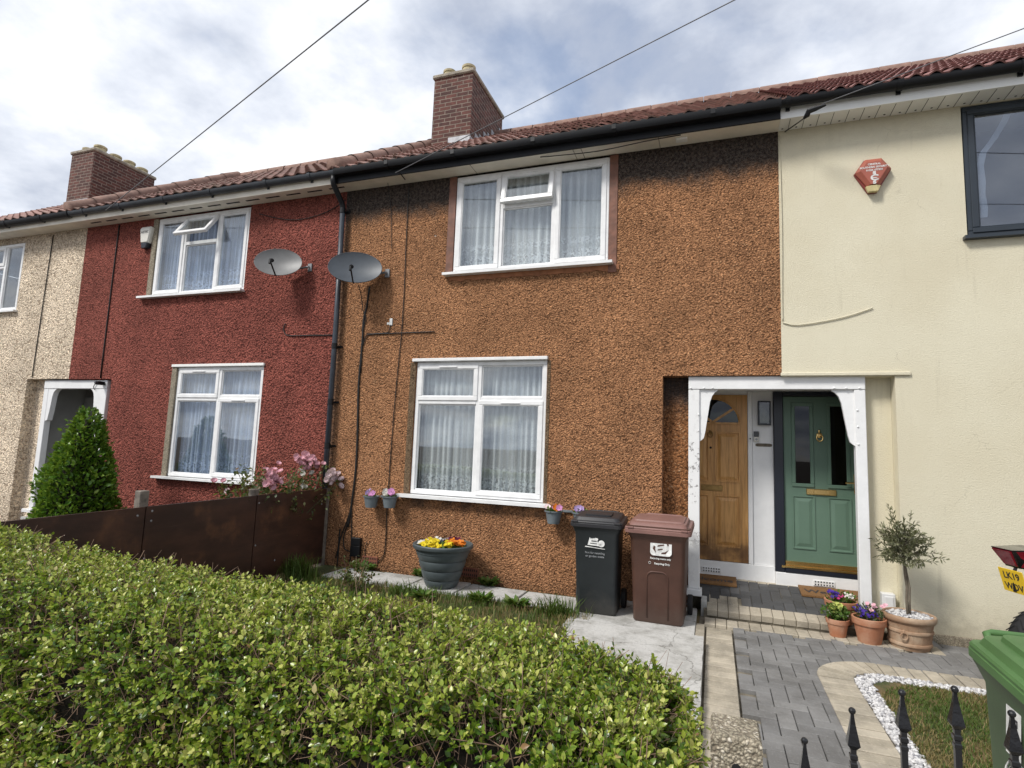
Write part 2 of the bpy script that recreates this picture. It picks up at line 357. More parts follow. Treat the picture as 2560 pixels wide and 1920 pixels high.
def mk_postconc():
    b = MB_('exposed aggregate concrete'); v_ = b.n('ShaderNodeVectorMath', operation='MULTIPLY_ADD'); nq = b.n('ShaderNodeTexNoise'); nq.inputs['Scale'].default_value = 60; b.l(b.tex(), nq.inputs['Vector']); b.l(nq.outputs['Color'], v_.inputs[0]); v_.inputs[1].default_value = (.012, .012, .012); b.l(b.tex(), v_.inputs[2])
    d = b.voro(125, v_.outputs[0]); c = b.voro(125, v_.outputs[0], outp='Color'); n = b.noise(14, 5, .6)
    col = b.ramp(c, [(0, (.22, .19, .14)), (.45, (.33, .29, .21)), (.8, (.46, .40, .30)), (1, (.70, .65, .55))])
    col = b.mix(b.math('MULTIPLY', b.rng(d, .38, .65), .8), col, (.15, .12, .085)); col = b.mix(b.rng(n, .5, .7), col, b.mix(.45, col, (.07, .06, .035)))
    b.base(col); b.set(Roughness=.9); b.bump(b.math('SUBTRACT', 1, d), .006, 1); return b.m
MT['post_conc'] = mk_postconc()
MT['asphalt'] = plain('asphalt', (.05, .05, .05), .9, .3, 20, .004, 80)
MT['pavement'] = plain('pavement slabs', (.30, .29, .27), .9, .2, 2, .004, 60)
MT['soil'] = plain('earth', (.060, .042, .028), .95, .4, 9, .02, 20)
def mk_lawn(name, a, b_, dry):
    b = MB_(name); n = b.noise(1.6, 6, .65); f = b.noise(60, 3)
    col = b.mix(b.rng(f, .3, .7), a, b_); col = b.mix(b.rng(n, .45, .62), col, dry)
    b.base(col); b.set(Roughness=1); b.bump(f, .02, 1); return b.m
MT['lawn'] = mk_lawn('lawn ground', (.05, .06, .018), (.075, .085, .025), (.17, .115, .052))
def mk_leaf(name, stops, trans=.3, rough=.42, spec=.45):
    b = MB_(name); col = b.ramp(b.attr('rnd'), stops)
    b.base(col); b.set(Roughness=rough); b.set(**{'Specular_IOR_Level': spec})
    tl = b.n('ShaderNodeBsdfTranslucent'); b.l(b.mix(.35, col, (.35, .42, .05)), tl.inputs[0])
    m = b.n('ShaderNodeMixShader'); m.inputs[0].default_value = trans
    b.l(b.b.outputs[0], m.inputs[1]); b.l(tl.outputs[0], m.inputs[2]); b.l(m.outputs[0], b.o.inputs[0]); return b.m
MT['privet'] = mk_leaf('privet leaves', [(0, (.020, .058, .005)), (.26, (.062, .132, .010)), (.48, (.165, .25, .020)), (.68, (.34, .40, .055)), (.88, (.54, .54, .16)), (.93, (.52, .46, .22)), (.965, (.30, .17, .06)), (1, (.14, .07, .03))], .30, .30, .5)
MT['bay'] = mk_leaf('bay laurel leaves', [(0, (.030, .090, .006)), (.4, (.080, .185, .013)), (.75, (.18, .30, .03)), (1, (.32, .41, .08))], .25)
MT['olive_leaf'] = mk_leaf('olive leaves', [(0, (.055, .060, .026)), (.5, (.125, .130, .065)), (1, (.26, .26, .16))], .15)
MT['rose_leaf'] = mk_leaf('rose leaves', [(0, (.03, .055, .016)), (.5, (.07, .10, .03)), (.8, (.12, .14, .05)), (1, (.17, .10, .05))])
MT['grass'] = mk_leaf('grass blades', [(0, (.045, .080, .014)), (.4, (.075, .125, .024)), (.62, (.11, .155, .04)), (.78, (.19, .15, .06)), (1, (.30, .22, .11))], .25, .6, .2)
MT['weed'] = mk_leaf('weed leaves', [(0, (.035, .085, .012)), (.6, (.075, .15, .022)), (1, (.16, .20, .06))], .25, .6, .2)
MT['twig'] = plain('twigs', (.24, .155, .105), .85, .4, 20)
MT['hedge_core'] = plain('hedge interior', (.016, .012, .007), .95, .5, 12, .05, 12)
MT['bark'] = plain('olive bark', (.14, .115, .085), .85, .35, 25, .003, 50)
for nm, c in dict(pink=(.90, .52, .60), pinkpale=(.90, .72, .74), yellow=(.85, .66, .03), orange_fl=(.85, .26, .03), plum=(.13, .012, .045), white_fl=(.83, .80, .74), lilac=(.52, .38, .68), purple=(.085, .04, .36), magenta=(.62, .07, .25), lime=(.55, .60, .16), mauve=(.66, .30, .56)).items():
    MT['f_'+nm] = mk_leaf('petals '+nm, [(0, tuple(k*.72 for k in c)), (1, c)], .22, .6, .2)
def mk_bin(name, c, dust):
    b = MB_(name); x, y, z = b.xyz()
    col = b.ramp(b.noise(4, 5, .6), [(.3, tuple(k*.82 for k in c)), (.7, tuple(k*1.15 for k in c))])
    sm = b.n('ShaderNodeMapping'); b.l(b.tex(), sm.inputs[0]); sm.inputs['Scale'].default_value = (3, 3, 45); sm.inputs['Rotation'].default_value = (.25, .35, 0)
    sc = b.math('MULTIPLY', b.rng(b.noise(1.6, 5, .75, sm.outputs[0], .4), .66, .72), b.rng(b.noise(5, 3), .48, .6))
    low = b.rng(b.math('MULTIPLY_ADD', b.noise(10, 5, .7), .35, z), .18, .42, .55, 0)
    col = b.mix(b.math('MULTIPLY', sc, .55), col, tuple(min(1, k*3+.05) for k in c))
    col = b.mix(b.math('ADD', low, b.math('MULTIPLY', b.rng(b.noise(3, 6, .7), .5, .75), .22)), col, dust)
    b.base(col); b.set(Roughness=.5); b.set(**{'Specular_IOR_Level': .4}); b.bump(b.noise(140, 3), .0005, 1); return b.m
def mk_terra(name, c, pale):
    b = MB_(name); n = b.noise(6, 6, .6)
    col = b.mix(b.rng(n, .4, .72), c, pale); b.base(col); b.set(Roughness=.85); b.bump(b.noise(70, 3), .002, 1); return b.m
MT['terra'] = mk_terra('terracotta', (.40, .165, .085), (.50, .28, .18))
MT['terra_old'] = mk_terra('weathered terracotta', (.31, .19, .115), (.44, .33, .23))
MT['planter'] = plain('slate plastic planter', (.075, .092, .097), .5, .2, 5)
MT['wallpot'] = plain('grey pot', (.15, .175, .19), .5, .15, 9)
MT['bin_black'] = mk_bin('charcoal bin plastic', (0.02, 0.024, 0.026), (0.074, 0.069, 0.062))
MT['bin_lid_black'] = mk_bin('black bin lid', (0.026, 0.026, 0.029), (0.077, 0.071, 0.063))
MT['bin_brown'] = mk_bin('brown bin plastic', (0.078, 0.037, 0.026), (0.111, 0.076, 0.06))
MT['bin_lid_brown'] = mk_bin('brown bin lid', (0.215, 0.115, 0.098), (0.181, 0.12, 0.101))
MT['bin_green'] = mk_bin('green bin plastic', (0.06, 0.105, 0.048), (0.096, 0.114, 0.074))
MT['bin_lid_green'] = mk_bin('green bin lid', (0.07, 0.15, 0.048), (0.102, 0.139, 0.074))
MT['sticker'] = plain('white print', (.66, .66, .64), .6, .3, 22)
MT['print_faint'] = plain('worn print', (.30, .31, .32), .6, .4, 40)
MT['print_dark'] = plain('dark print', (.02, .02, .025), .6, .2, 30)
MT['print_red'] = plain('red print', (.40, .03, .05), .5, .2, 30)
MT['print_green'] = plain('green print', (.10, .50, .08), .5, .2, 30)
MT['alarm_red'] = plain('terracotta red plastic', (.36, .10, .065), .5, .12, 8)
MT['alarm_dark'] = plain('dark red plastic', (.22, .035, .03), .4, .12, 8)
MT['alarm_base'] = plain('yellowed plastic', (.52, .44, .22), .45, .2, 10)
MT['alarm_white'] = plain('off white plastic', (.68, .66, .60), .45, .1, 8)
MT['dish_a'] = plain('light grey dish', (.165, .165, .163), .5, .15, 5)
MT['dish_b'] = plain('slate grey dish', (.065, .076, .090), .5, .15, 5)
def mk_mat_coir():
    b = MB_('coir'); n = b.noise(160, 3); b.base(b.ramp(n, [(.3, (.12, .055, .018)), (.7, (.27, .145, .055))])); b.set(Roughness=1); b.bump(n, .006, 1); return b.m
MT['coir'] = mk_mat_coir()
MT['pebble'] = mk_leaf('white pebbles', [(0, (.20, .20, .22)), (.35, (.42, .41, .41)), (1, (.66, .65, .64))], .02, .7, .3)
MT['plate'] = plain('yellow number plate', (.75, .50, .02), .4, .05, 5)
MT['tail_red'] = plain('red tail lamp lens', (.22, .008, .02), .12, .3, 30)
MT['gloss_black'] = plain('glossy black fairing', (.008, .008, .010), .12, .1, 5)
MT['vent'] = plain('white vent', (.70, .70, .69), .5, .05, 6)
MT['hole'] = plain('dark hole', (.006, .006, .006), .9, .1, 6)
MT['clay_vent'] = plain('clay air brick', (.20, .07, .04), .85, .2, 14)
MT['lamp_glass'] = mk_glass('lamp glass', (.5, .5, .5), 1.5)

# ------------------------------------------------------------------ mesh helpers
class G:
    """collects faces; build() links them as ONE mesh object"""
    def __init__(s): s.v = []; s.f = []; s.r = []; s.mi = []
    def add(s, vs, fs, rnd=None, mi=0):
        o = len(s.v); s.v.extend([tuple(p) for p in vs]); s.f.extend([tuple(i+o for i in f) for f in fs])
        s.r.extend([random.random() if rnd is None else rnd]*len(vs) if not hasattr(rnd, '__len__') else list(rnd))
        s.mi.extend([mi]*len(fs)); return s
    def box(s, x0, x1, y0, y1, z0, z1, b=0., rnd=None, M=None, mi=0):
        if rnd is None: rnd = random.random()
        if b <= 0:
            vs = [Vector((x, y, z)) for z in (z0, z1) for y in (y0, y1) for x in (x0, x1)]
            fs = [(0, 2, 3, 1), (4, 5, 7, 6), (0, 1, 5, 4), (2, 6, 7, 3), (0, 4, 6, 2), (1, 3, 7, 5)]
        else:
            bm = bmesh.new(); bmesh.ops.create_cube(bm, size=1)
            for v in bm.verts: v.co = Vector(((x0+x1)/2+v.co.x*(x1-x0), (y0+y1)/2+v.co.y*(y1-y0), (z0+z1)/2+v.co.z*(z1-z0)))
            b = min(b, .49*min(x1-x0, y1-y0, z1-z0))
            bmesh.ops.bevel(bm, geom=bm.edges[:], offset=b, segments=1, affect='EDGES', clamp_overlap=False)
            bm.verts.index_update(); vs = [v.co.copy() for v in bm.verts]; fs = [tuple(v.index for v in f.verts) for f in bm.faces]; bm.free()
        if M is not None: vs = [M @ v for v in vs]
        return s.add(vs, fs, rnd, mi)
    def loft(s, rings, cap0=True, cap1=True, closed=True, rnd=.5, mi=0):
        n = len(rings[0]); vs = [p for r in rings for p in r]; fs = []
        for i in range(len(rings)-1):
            for j in range(n if closed else n-1):
                k = (j+1) % n; fs.append((i*n+j, i*n+k, (i+1)*n+k, (i+1)*n+j))
        if cap0: fs.append(tuple(reversed(range(n))))
        if cap1: fs.append(tuple(range((len(rings)-1)*n, len(rings)*n)))
        return s.add(vs, fs, rnd, mi)
    def lathe(s, prof, c=(0, 0, 0), n=32, rnd=.5, M=None, sx=1., sy=1., mi=0):
        rings = []
        for r, z in prof:
            rg = [Vector((c[0]+sx*r*math.cos(2*math.pi*k/n), c[1]+sy*r*math.sin(2*math.pi*k/n), c[2]+z)) for k in range(n)]
            if M is not None: rg = [M @ p for p in rg]
            rings.append(rg)
        return s.loft(rings, True, True, True, rnd, mi)
    def tube(s, pts, r=.01, n=8, cap=True, rnd=.5, mi=0):
        pts = [Vector(p) for p in pts]; rs = r if hasattr(r, '__len__') else [r]*len(pts); rings = []
        t0 = (pts[1]-pts[0]).normalized(); a = t0.orthogonal().normalized()
        for i, p in enumerate(pts):
            t = (pts[min(i+1, len(pts)-1)]-pts[max(i-1, 0)]).normalized()
            a = (a - t*a.dot(t)); a = a.normalized() if a.length > 1e-6 else t.orthogonal().normalized(); bb = t.cross(a)
            rings.append([p+(a*math.cos(2*math.pi*k/n)+bb*math.sin(2*math.pi*k/n))*rs[i] for k in range(n)])
        return s.loft(rings, cap, cap, True, rnd, mi)
    def prism(s, poly, y0, y1, M=None, rnd=.5, mi=0):
        """polygon in x,z extruded along y"""
        n = len(poly); a = [Vector((x, y0, z)) for x, z in poly]; b = [Vector((x, y1, z)) for x, z in poly]; vs = a+b
        if M is not None: vs = [M @ v for v in vs]
        fs = [tuple(range(n)), tuple(reversed(range(n, 2*n)))]+[(i, n+i, n+(i+1) % n, (i+1) % n) for i in range(n)]
        return s.add(vs, fs, rnd, mi)
    def sphere(s, c, r, nu=12, nv=8, sc=(1, 1, 1), rnd=.5, mi=0):
        pr = [(r*math.sin(math.pi*i/nv), -r*math.cos(math.pi*i/nv)) for i in range(nv+1)]
        rings = [[Vector((c[0]+sc[0]*max(q, 1e-4)*math.cos(2*math.pi*k/nu), c[1]+sc[1]*max(q, 1e-4)*math.sin(2*math.pi*k/nu), c[2]+sc[2]*z)) for k in range(nu)] for q, z in pr]
        return s.loft(rings, True, True, True, rnd, mi)
    def build(s, name, mat, parent=None, smooth=False, loc=None):
        me = bpy.data.meshes.new(name); me.from_pydata([tuple(v) for v in s.v], [], s.f)
        at = me.attributes.new('rnd', 'FLOAT', 'POINT'); at.data.foreach_set('value', np.array(s.r, dtype=np.float32))
        for m in (mat if isinstance(mat, (list, tuple)) else [mat]): me.materials.append(MT[m] if isinstance(m, str) else m)
        if any(s.mi): me.polygons.foreach_set('material_index', np.array(s.mi, dtype=np.int32))
        bm = bmesh.new(); bm.from_mesh(me); bmesh.ops.recalc_face_normals(bm, faces=bm.faces[:]); bm.to_mesh(me); bm.free()
        if smooth: me.shade_smooth() if smooth is True else me.set_sharp_from_angle(angle=rad(smooth))
        if smooth and smooth is not True:
            me.polygons.foreach_set('use_smooth', [True]*len(me.polygons))
        return link(name, me, parent, loc)
def link(name, data, parent=None, loc=None):
    o = bpy.data.objects.new(name, data); COL.objects.link(o)
    if loc is not None: o.location = loc
    if parent is not None:
        o.parent = parent
        if parent.name in WORLD_BUILT: o.matrix_parent_inverse = Matrix.Translation(-Vector(parent.location))
    return o
def tag(o, label=None, cat=None, group=None, kind=None):
    if label: o['label'] = label
    if cat: o['category'] = cat
    if group: o['group'] = group
    if kind: o['kind'] = kind
    return o
WORLD_BUILT = set()                            # things whose part meshes are written in world coordinates
def thing(name, label, cat, loc=(0, 0, 0), rz=0., group=None, local=False):
    o = bpy.data.objects.new(name, None)
    if not local: WORLD_BUILT.add(o.name)
    COL.objects.link(o); o.location = loc; o.rotation_euler = (0, 0, rz); o.empty_display_size = .1
    return tag(o, label, cat, group)
def bigmesh(name, V, F4, rnd, mat, parent=None, smooth=True, extra=None):
    """fast mesh from numpy; F4 = (n,4) or (n,3) int array or list of them"""
    Fs = F4 if isinstance(F4, list) else [F4]
    me = bpy.data.meshes.new(name); me.vertices.add(len(V)); me.vertices.foreach_set('co', np.asarray(V, np.float32).ravel())
    nl = sum(f.size for f in Fs); npoly = sum(len(f) for f in Fs)
    me.loops.add(nl); me.polygons.add(npoly)
    me.loops.foreach_set('vertex_index', np.concatenate([f.ravel() for f in Fs]).astype(np.int32))
    ls = []; o = 0
    for f in Fs:
        ls.append(o+np.arange(len(f))*f.shape[1]); o += f.size
    me.polygons.foreach_set('loop_start', np.concatenate(ls).astype(np.int32))
    me.polygons.foreach_set('use_smooth', np.full(npoly, bool(smooth)))
    me.update(calc_edges=True)
    at = me.attributes.new('rnd', 'FLOAT', 'POINT'); at.data.foreach_set('value', np.asarray(rnd, np.float32))
    if extra:
        for k, a in extra.items():
            q = me.attributes.new(k, 'FLOAT', 'POINT'); q.data.foreach_set('value', np.asarray(a, np.float32))
    me.materials.append(MT[mat]); me.validate()
    return link(name, me, parent)
def norm(a): return a/np.maximum(np.linalg.norm(a, axis=-1, keepdims=True), 1e-9)
def leaves(name, P, D, Nn, L, Wd, rnd, mat, parent=None, fold=.25, curl=.15):
    """oval leaves: base P, axis D, face normal Nn, length L, half width Wd"""
    n = len(P); D = norm(D); B = norm(np.cross(D, Nn)); Nn = np.cross(B, D)
    t = np.array([0, .33, .68, 1.0]); L_ = L[:, None]; W_ = Wd[:, None]
    mid = [P + D*(L_*k) - Nn*(L_*curl*k*k) for k in t]
    l1 = mid[1]+B*W_+Nn*W_*fold; r1 = mid[1]-B*W_+Nn*W_*fold
    l2 = mid[2]+B*W_*.82+Nn*W_*fold; r2 = mid[2]-B*W_*.82+Nn*W_*fold
    V = np.stack([mid[0], mid[1], mid[2], mid[3], l1, l2, r1, r2], 1).reshape(-1, 3)
    q = np.array([[4, 1, 2, 5], [1, 6, 7, 2]]); tr = np.array([[0, 1, 4], [0, 6, 1], [5, 2, 3], [2, 7, 3]])
    off = (np.arange(n)*8)[:, None, None]
    return bigmesh(name, V, [(q[None]+off).reshape(-1, 4), (tr[None]+off).reshape(-1, 3)], np.repeat(rnd, 8), mat, parent)
def twigs(name, A, Bp, r, mat, parent=None):
    """thin three-sided sticks from A to B"""
    n = len(A); D = norm(Bp-A); ref = np.where(np.abs(D[:, 2:3]) > .9, np.array([[1., 0, 0]]), np.array([[0, 0, 1.]]))
    U = norm(np.cross(D, ref)); Wv = np.cross(D, U); r = np.broadcast_to(np.asarray(r, float), (n,))[:, None]
    V = []
    for base, sc in ((A, 1.), (Bp, .55)):
        for k in range(3):
            a = 2*math.pi*k/3; V.append(base+(U*math.cos(a)+Wv*math.sin(a))*r*sc)
    V = np.stack(V, 1).reshape(-1, 3); q = np.array([[0, 1, 4, 3], [1, 2, 5, 4], [2, 0, 3, 5]])
    return bigmesh(name, V, (q[None]+(np.arange(n)*6)[:, None, None]).reshape(-1, 4), np.repeat(RNG.random(n), 6), mat, parent)
def rrect(w, d, r, z, n=5, cx=0., cy=0.):
    pts = []
    for (sx, sy, a0) in ((1, 1, 0), (-1, 1, 90), (-1, -1, 180), (1, -1, 270)):
        for k in range(n+1):
            a = rad(a0+90*k/n); pts.append(Vector((cx+sx*(w/2-r)+r*math.cos(a), cy+sy*(d/2-r)+r*math.sin(a), z)))
    return pts
def text(body, size, M, name, mat, parent=None, align='CENTER', ext=.0008, bold=0.):
    cu = bpy.data.curves.new(name, 'FONT'); cu.body = body; cu.size = size; cu.extrude = ext; cu.align_x = align; cu.align_y = 'CENTER'; cu.offset = bold
    to = bpy.data.objects.new(name, cu); COL.objects.link(to)
    me = bpy.data.meshes.new_from_object(to, depsgraph=bpy.context.evaluated_depsgraph_get())
    COL.objects.unlink(to); bpy.data.objects.remove(to)
    me.transform(M); me.materials.clear(); me.materials.append(MT[mat]); me.name = name
    return link(name, me, parent)
# text lying in the x-z plane, read from -y
def TXZ(x, y, z, tilt=0., scx=1.): return Matrix.Translation((x, y, z)) @ Matrix.Rotation(tilt, 4, 'Y') @ Matrix.Rotation(rad(90), 4, 'X') @ Matrix.Diagonal((scx, 1, 1, 1))
def copy_tree(o, parent=None):
    c = o.copy(); COL.objects.link(c)
    if parent is not None: c.parent = parent; c.matrix_parent_inverse = o.matrix_parent_inverse
    for ch in list(o.children): copy_tree(ch, c)
    return c

# ------------------------------------------------------------------ ground, paths, lawns (the setting)
def sheet(name, x0, x1, y0, y1, z, mat, nx=1, ny=1, amp=0.):
    g = G()
    xs = np.linspace(x0, x1, nx+1); ys = np.linspace(y0, y1, ny+1)
    vs = [Vector((x, y, z+(amp*mnoise.noise(Vector((x*1.3, y*1.3, 3))) if amp else 0))) for y in ys for x in xs]
    fs = [(j*(nx+1)+i, j*(nx+1)+i+1, (j+1)*(nx+1)+i+1, (j+1)*(nx+1)+i) for j in range(ny) for i in range(nx)]
    g.add(vs, fs, .5); return tag(g.build(name, mat, smooth=bool(amp)), kind='structure')
sheet('ground', -400, 400, -400, 400, -.16, 'soil')
g = G(); g.box(-300, 300, -8.6, -5.42, -.15, -.004); tag(g.build('pavement', 'pavement'), kind='structure')
g = G(); g.box(-300, 300, -8.75, -8.6, -.15, -.012, .01); tag(g.build('kerb', 'slab'), kind='structure')
sheet('road', -300, 300, -16, -8.75, -.12, 'asphalt')
sheet('garden_earth', -30, -5.0, -5.42, .1, -.045, 'soil', 50, 14, .03)
sheet('garden_lawn', -5.0, -.1, -5.42, .1, -.03, 'lawn', 40, 40, .02)
sheet('path_bed', -.14, 7.5, -5.42, .3, -.03, 'sand')

def block(g, cx, cy, l, w, rz=0., z=0., h=.05, M=None, j=.0026):
    """one paver, top at z, slightly uneven"""
    rz += random.gauss(0, .004)
    T = Matrix.Translation((cx, cy, z+random.gauss(0, .0012))) @ Matrix.Rotation(rz, 4, 'Z')
    if M is not None: T = M @ T
    g.box(-l/2+j, l/2-j, -w/2+j, w/2-j, -h, 0, .004, M=T)
IS = dict(x0=.745, y1=-1.03, r=.5)            # outer line of the planted island in the next-door drive
def in_island(x, y, m=.0):
    x0, y1, r = IS['x0']+m, IS['y1']-m, IS['r']
    if x < x0 or y > y1: return False
    if x < x0+r and y > y1-r: return (x-x0-r)**2+(y-y1+r)**2 < r*r
    return True
# charcoal herringbone blocks
g = G(); u = .105
for i in range(66):
    for j in range(51):
        k = (i-j) % 4
        if k == 0: cx, cy, hor = .17+(i+1)*u, -5.39+(j+.5)*u, True
        elif k == 2: cx, cy, hor = .17+(i+.5)*u, -5.39+j*u, False
        else: continue
        if cx < .18 or cx > 7.2 or cy < -5.38 or cy > -.09: continue
        if cy > -.5 and cx < 1.62: continue
        if in_island(cx, cy, .18): continue
        block(g, cx, cy, 2*u if hor else u, u if hor else 2*u)
tag(g.build('path', 'pave_grey'), kind='structure')
# buff border strip
g = G()
for i in range(43):
    block(g, .045, -.62-i*.105-.05, .235, .105, z=.004, j=.005)
for i in range(22):
    block(g, -.125, -.53-i*.21-.10, .085, .21, z=.003)
for i in range(19):
    block(g, -.04+i*.105, -.38, .105, .235, z=.004)
# island border: blocks laid radially round the curve
x0, y1, r = IS['x0'], IS['y1'], IS['r']
y = y1-r
while y > -5.3: block(g, x0+.125, y-.0525, .25, .105, z=.010, j=.005); y -= .105
na = 9
for k in range(na):
    a = math.pi/2+(k+.5)*(math.pi/2)/na; rr = r-.125
    cx, cy = x0+r+rr*math.cos(a), y1-r+rr*math.sin(a)
    T = Matrix.Translation((cx, cy, .010)) @ Matrix.Rotation(a, 4, 'Z'); wo, wi = .085/2, .040/2
    vs = [T @ Vector(p) for p in ((-.125, -wi, -.05), (.125, -wo, -.05), (.125, wo, -.05), (-.125, wi, -.05), (-.121, -wi+.003, 0), (.121, -wo+.003, 0), (.121, wo-.003, 0), (-.121, wi-.003, 0))]
    g.add(vs, [(0, 3, 2, 1), (4, 5, 6, 7), (0, 1, 5, 4), (1, 2, 6, 5), (2, 3, 7, 6), (3, 0, 4, 7)])
x = x0+r
while x < 7: block(g, x+.0525, y1-.125, .105, .25, z=.010, j=.005); x += .105
tag(g.build('path_border', 'pave_tan'), kind='structure')
# pebble ring and lawn of the island
g = G()
def island_poly(m, r):
    x0, y1 = IS['x0']+m, IS['y1']-m
    P = [(7., y1)]+[(x0+r+r*math.cos(rad(90+10*k)), y1-r+r*math.sin(rad(90+10*k))) for k in range(10)]+[(x0, -5.35), (7., -5.35)]
    return P
P = island_poly(.24, .28); g.add([(x, y, -.012) for x, y in P], [tuple(range(len(P)))]); tag(g.build('pebble_bed', 'sand'), kind='structure')
P = island_poly(.345, .22); g = G(); g.add([(x, y, .0) for x, y in P], [tuple(range(len(P)))]); tag(g.build('island_lawn', 'lawn'), kind='structure')
ico = bmesh.new(); bmesh.ops.create_icosphere(ico, subdivisions=1, radius=1); IV = np.array([v.co[:] for v in ico.verts]); IF = np.array([[v.index for v in f.verts] for f in ico.faces]); ico.free()
def pebbles(name, pts, r0, r1, parent=None, flat=.62):
    n = len(pts); r = RNG.uniform(r0, r1, n)[:, None, None]
    sc = np.stack([RNG.uniform(.8, 1.35, n), RNG.uniform(.7, 1.1, n), RNG.uniform(.5, .8, n)*flat/.62], 1)[:, None, :]
    jit = 1+RNG.normal(0, .12, (n, 12, 1)); a = RNG.uniform(0, 2*np.pi, n)
    V = IV[None]*jit*sc*r; c, s_ = np.cos(a)[:, None], np.sin(a)[:, None]
    V = np.stack([V[..., 0]*c-V[..., 1]*s_, V[..., 0]*s_+V[..., 1]*c, V[..., 2]], -1)+np.asarray(pts)[:, None, :]
    return bigmesh(name, V.reshape(-1, 3), (IF[None]+(np.arange(n)*12)[:, None, None]).reshape(-1, 3), np.repeat(RNG.random(n)**.7, 12), 'pebble', parent)
pp = []
while len(pp) < 4600:
    x, y = random.uniform(.93, 4.0), random.uniform(-4.9, -1.22)
    def ins(m, r):
        X0, Y1 = IS['x0']+m, IS['y1']-m
        if x < X0 or y > Y1: return False
        return not (x < X0+r and y > Y1-r) or (x-X0-r)**2+(y-Y1+r)**2 < r*r
    if ins(.257, .26) and not ins(.352+random.uniform(-.018, .018), .20): pp.append((x, y, random.uniform(-.004, .012)))
tag(pebbles('pebbles', pp, .009, .017), kind='stuff', label='white decorative pebbles ringing the small lawn', cat='pebbles')

def grass_blades(name, pts, h0, h1, lean=.35, w=.0035, mat='grass', dryf=None):
    n = len(pts); P = np.asarray(pts, float); a = RNG.uniform(0, 2*np.pi, n); h = RNG.uniform(h0, h1, n)
    ln = RNG.uniform(.05, 1, n)*lean*h; d = np.stack([np.cos(a), np.sin(a), np.zeros(n)], 1); b = np.stack([-np.sin(a), np.cos(a), np.zeros(n)], 1)
    m = P+d*(ln*.35)[:, None]+np.array([0, 0, 1])*(h*.6)[:, None]; t = P+d*ln[:, None]+np.array([0, 0, 1])*h[:, None]
    V = np.stack([P-b*w, P+b*w, m+b*w*.8, m-b*w*.8, t], 1).reshape(-1, 3); o = (np.arange(n)*5)[:, None]
    rn = RNG.random(n)*.62
    if dryf is not None:
        k = RNG.random(n) < np.array([dryf(x, y) for x, y, _ in pts]); rn[k] = RNG.uniform(.7, 1, k.sum())
    return bigmesh(name, V, [np.array([0, 1, 2, 3])[None]+o, np.array([3, 2, 4])[None]+o], np.repeat(rn, 5), mat)
def dry(x, y): return min(.95, max(.08, .42+1.9*mnoise.noise(Vector((x*1.9, y*1.9, 7)))))
def dry_isl(x, y):
    e = min(x-IS['x0']-.36, IS['y1']-.36-y)
    return min(.97, dry(x, y)*.55+max(0, .60-2.6*e)*.85)
pts = []
while len(pts) < 60000:
    x, y = random.uniform(1.1, 3.2), random.uniform(-5.2, -1.4)
    if in_island(x, y, .35) and random.random() < (1 if y > -4 else .5): pts.append((x, y, 0))
tag(grass_blades('grass', pts, .010, .034, 1.5, .0024, 'grass', dry_isl), kind='stuff', label='short patchy grass inside the pebble ring', cat='grass')
pts = []
while len(pts) < 15000:
    x, y = random.uniform(-4.95, -1.15), random.uniform(-4.3, -.62)
    if y < -2.6 and random.random() < .7: continue
    pts.append((x, y, -.02))
tag(grass_blades('grass', pts, .03, .09, .8, .0035, 'grass', lambda x, y: dry(x, y)*.8), kind='stuff', label='ragged unmown grass between hedge and orange house', cat='grass')

# concrete and slabs in front of the orange house
g = G(); xs = [-4.58, -3.98, -3.38, -2.76, -2.05, -1.37]
for i in range(5):
    T = Matrix.Translation(((xs[i]+xs[i+1])/2, -.37, -.004+random.gauss(0, .004))) @ Matrix.Rotation(random.gauss(0, .01), 4, 'Z') @ Matrix.Rotation(random.gauss(0, .008), 4, 'X')
    g.box(-(xs[i+1]-xs[i])/2+.009, (xs[i+1]-xs[i])/2-.009, -.25, .25, -.05, .004, .006, M=T)
tag(g.build('paving_slabs', 'slab'), kind='structure')
g = G(); g.box(-1.36, -.17, -1.2, .05, -.09, 0, .006); tag(g.build('concrete_apron', 'concrete'), kind='structure')
g = G()
nx, ny = 22, 60
def slabpt(i, j):
    x = -1.22+(1.22-.085)*i/nx; y = -4.4+(4.4-1.22)*j/ny
    if i == nx: x += .012*mnoise.noise(Vector((0, y*6, 1)))
    if j == ny: y += .015*mnoise.noise(Vector((x*7, 0, 2)))
    return Vector((x, y, .082+.008*mnoise.noise(Vector((x*2, y*2, 0)))))
vs = [slabpt(i, j) for j in range(ny+1) for i in range(nx+1)]
fs = [(j*(nx+1)+i, j*(nx+1)+i+1, (j+1)*(nx+1)+i+1, (j+1)*(nx+1)+i) for j in range(ny) for i in range(nx)]
rim = [i for i in range(nx+1)]+[j*(nx+1)+nx for j in range(1, ny+1)]+[ny*(nx+1)+i for i in range(nx-1, -1, -1)]+[j*(nx+1) for j in range(ny-1, 0, -1)]
n0 = len(vs); vs += [Vector((vs[i].x, vs[i].y, -.06)) for i in rim]
for k in range(len(rim)):
    k2 = (k+1) % len(rim); fs.append((rim[k], n0+k, n0+k2, rim[k2]))
g.add(vs, fs); tag(g.build('raised_concrete_slab', 'concrete'), kind='structure')

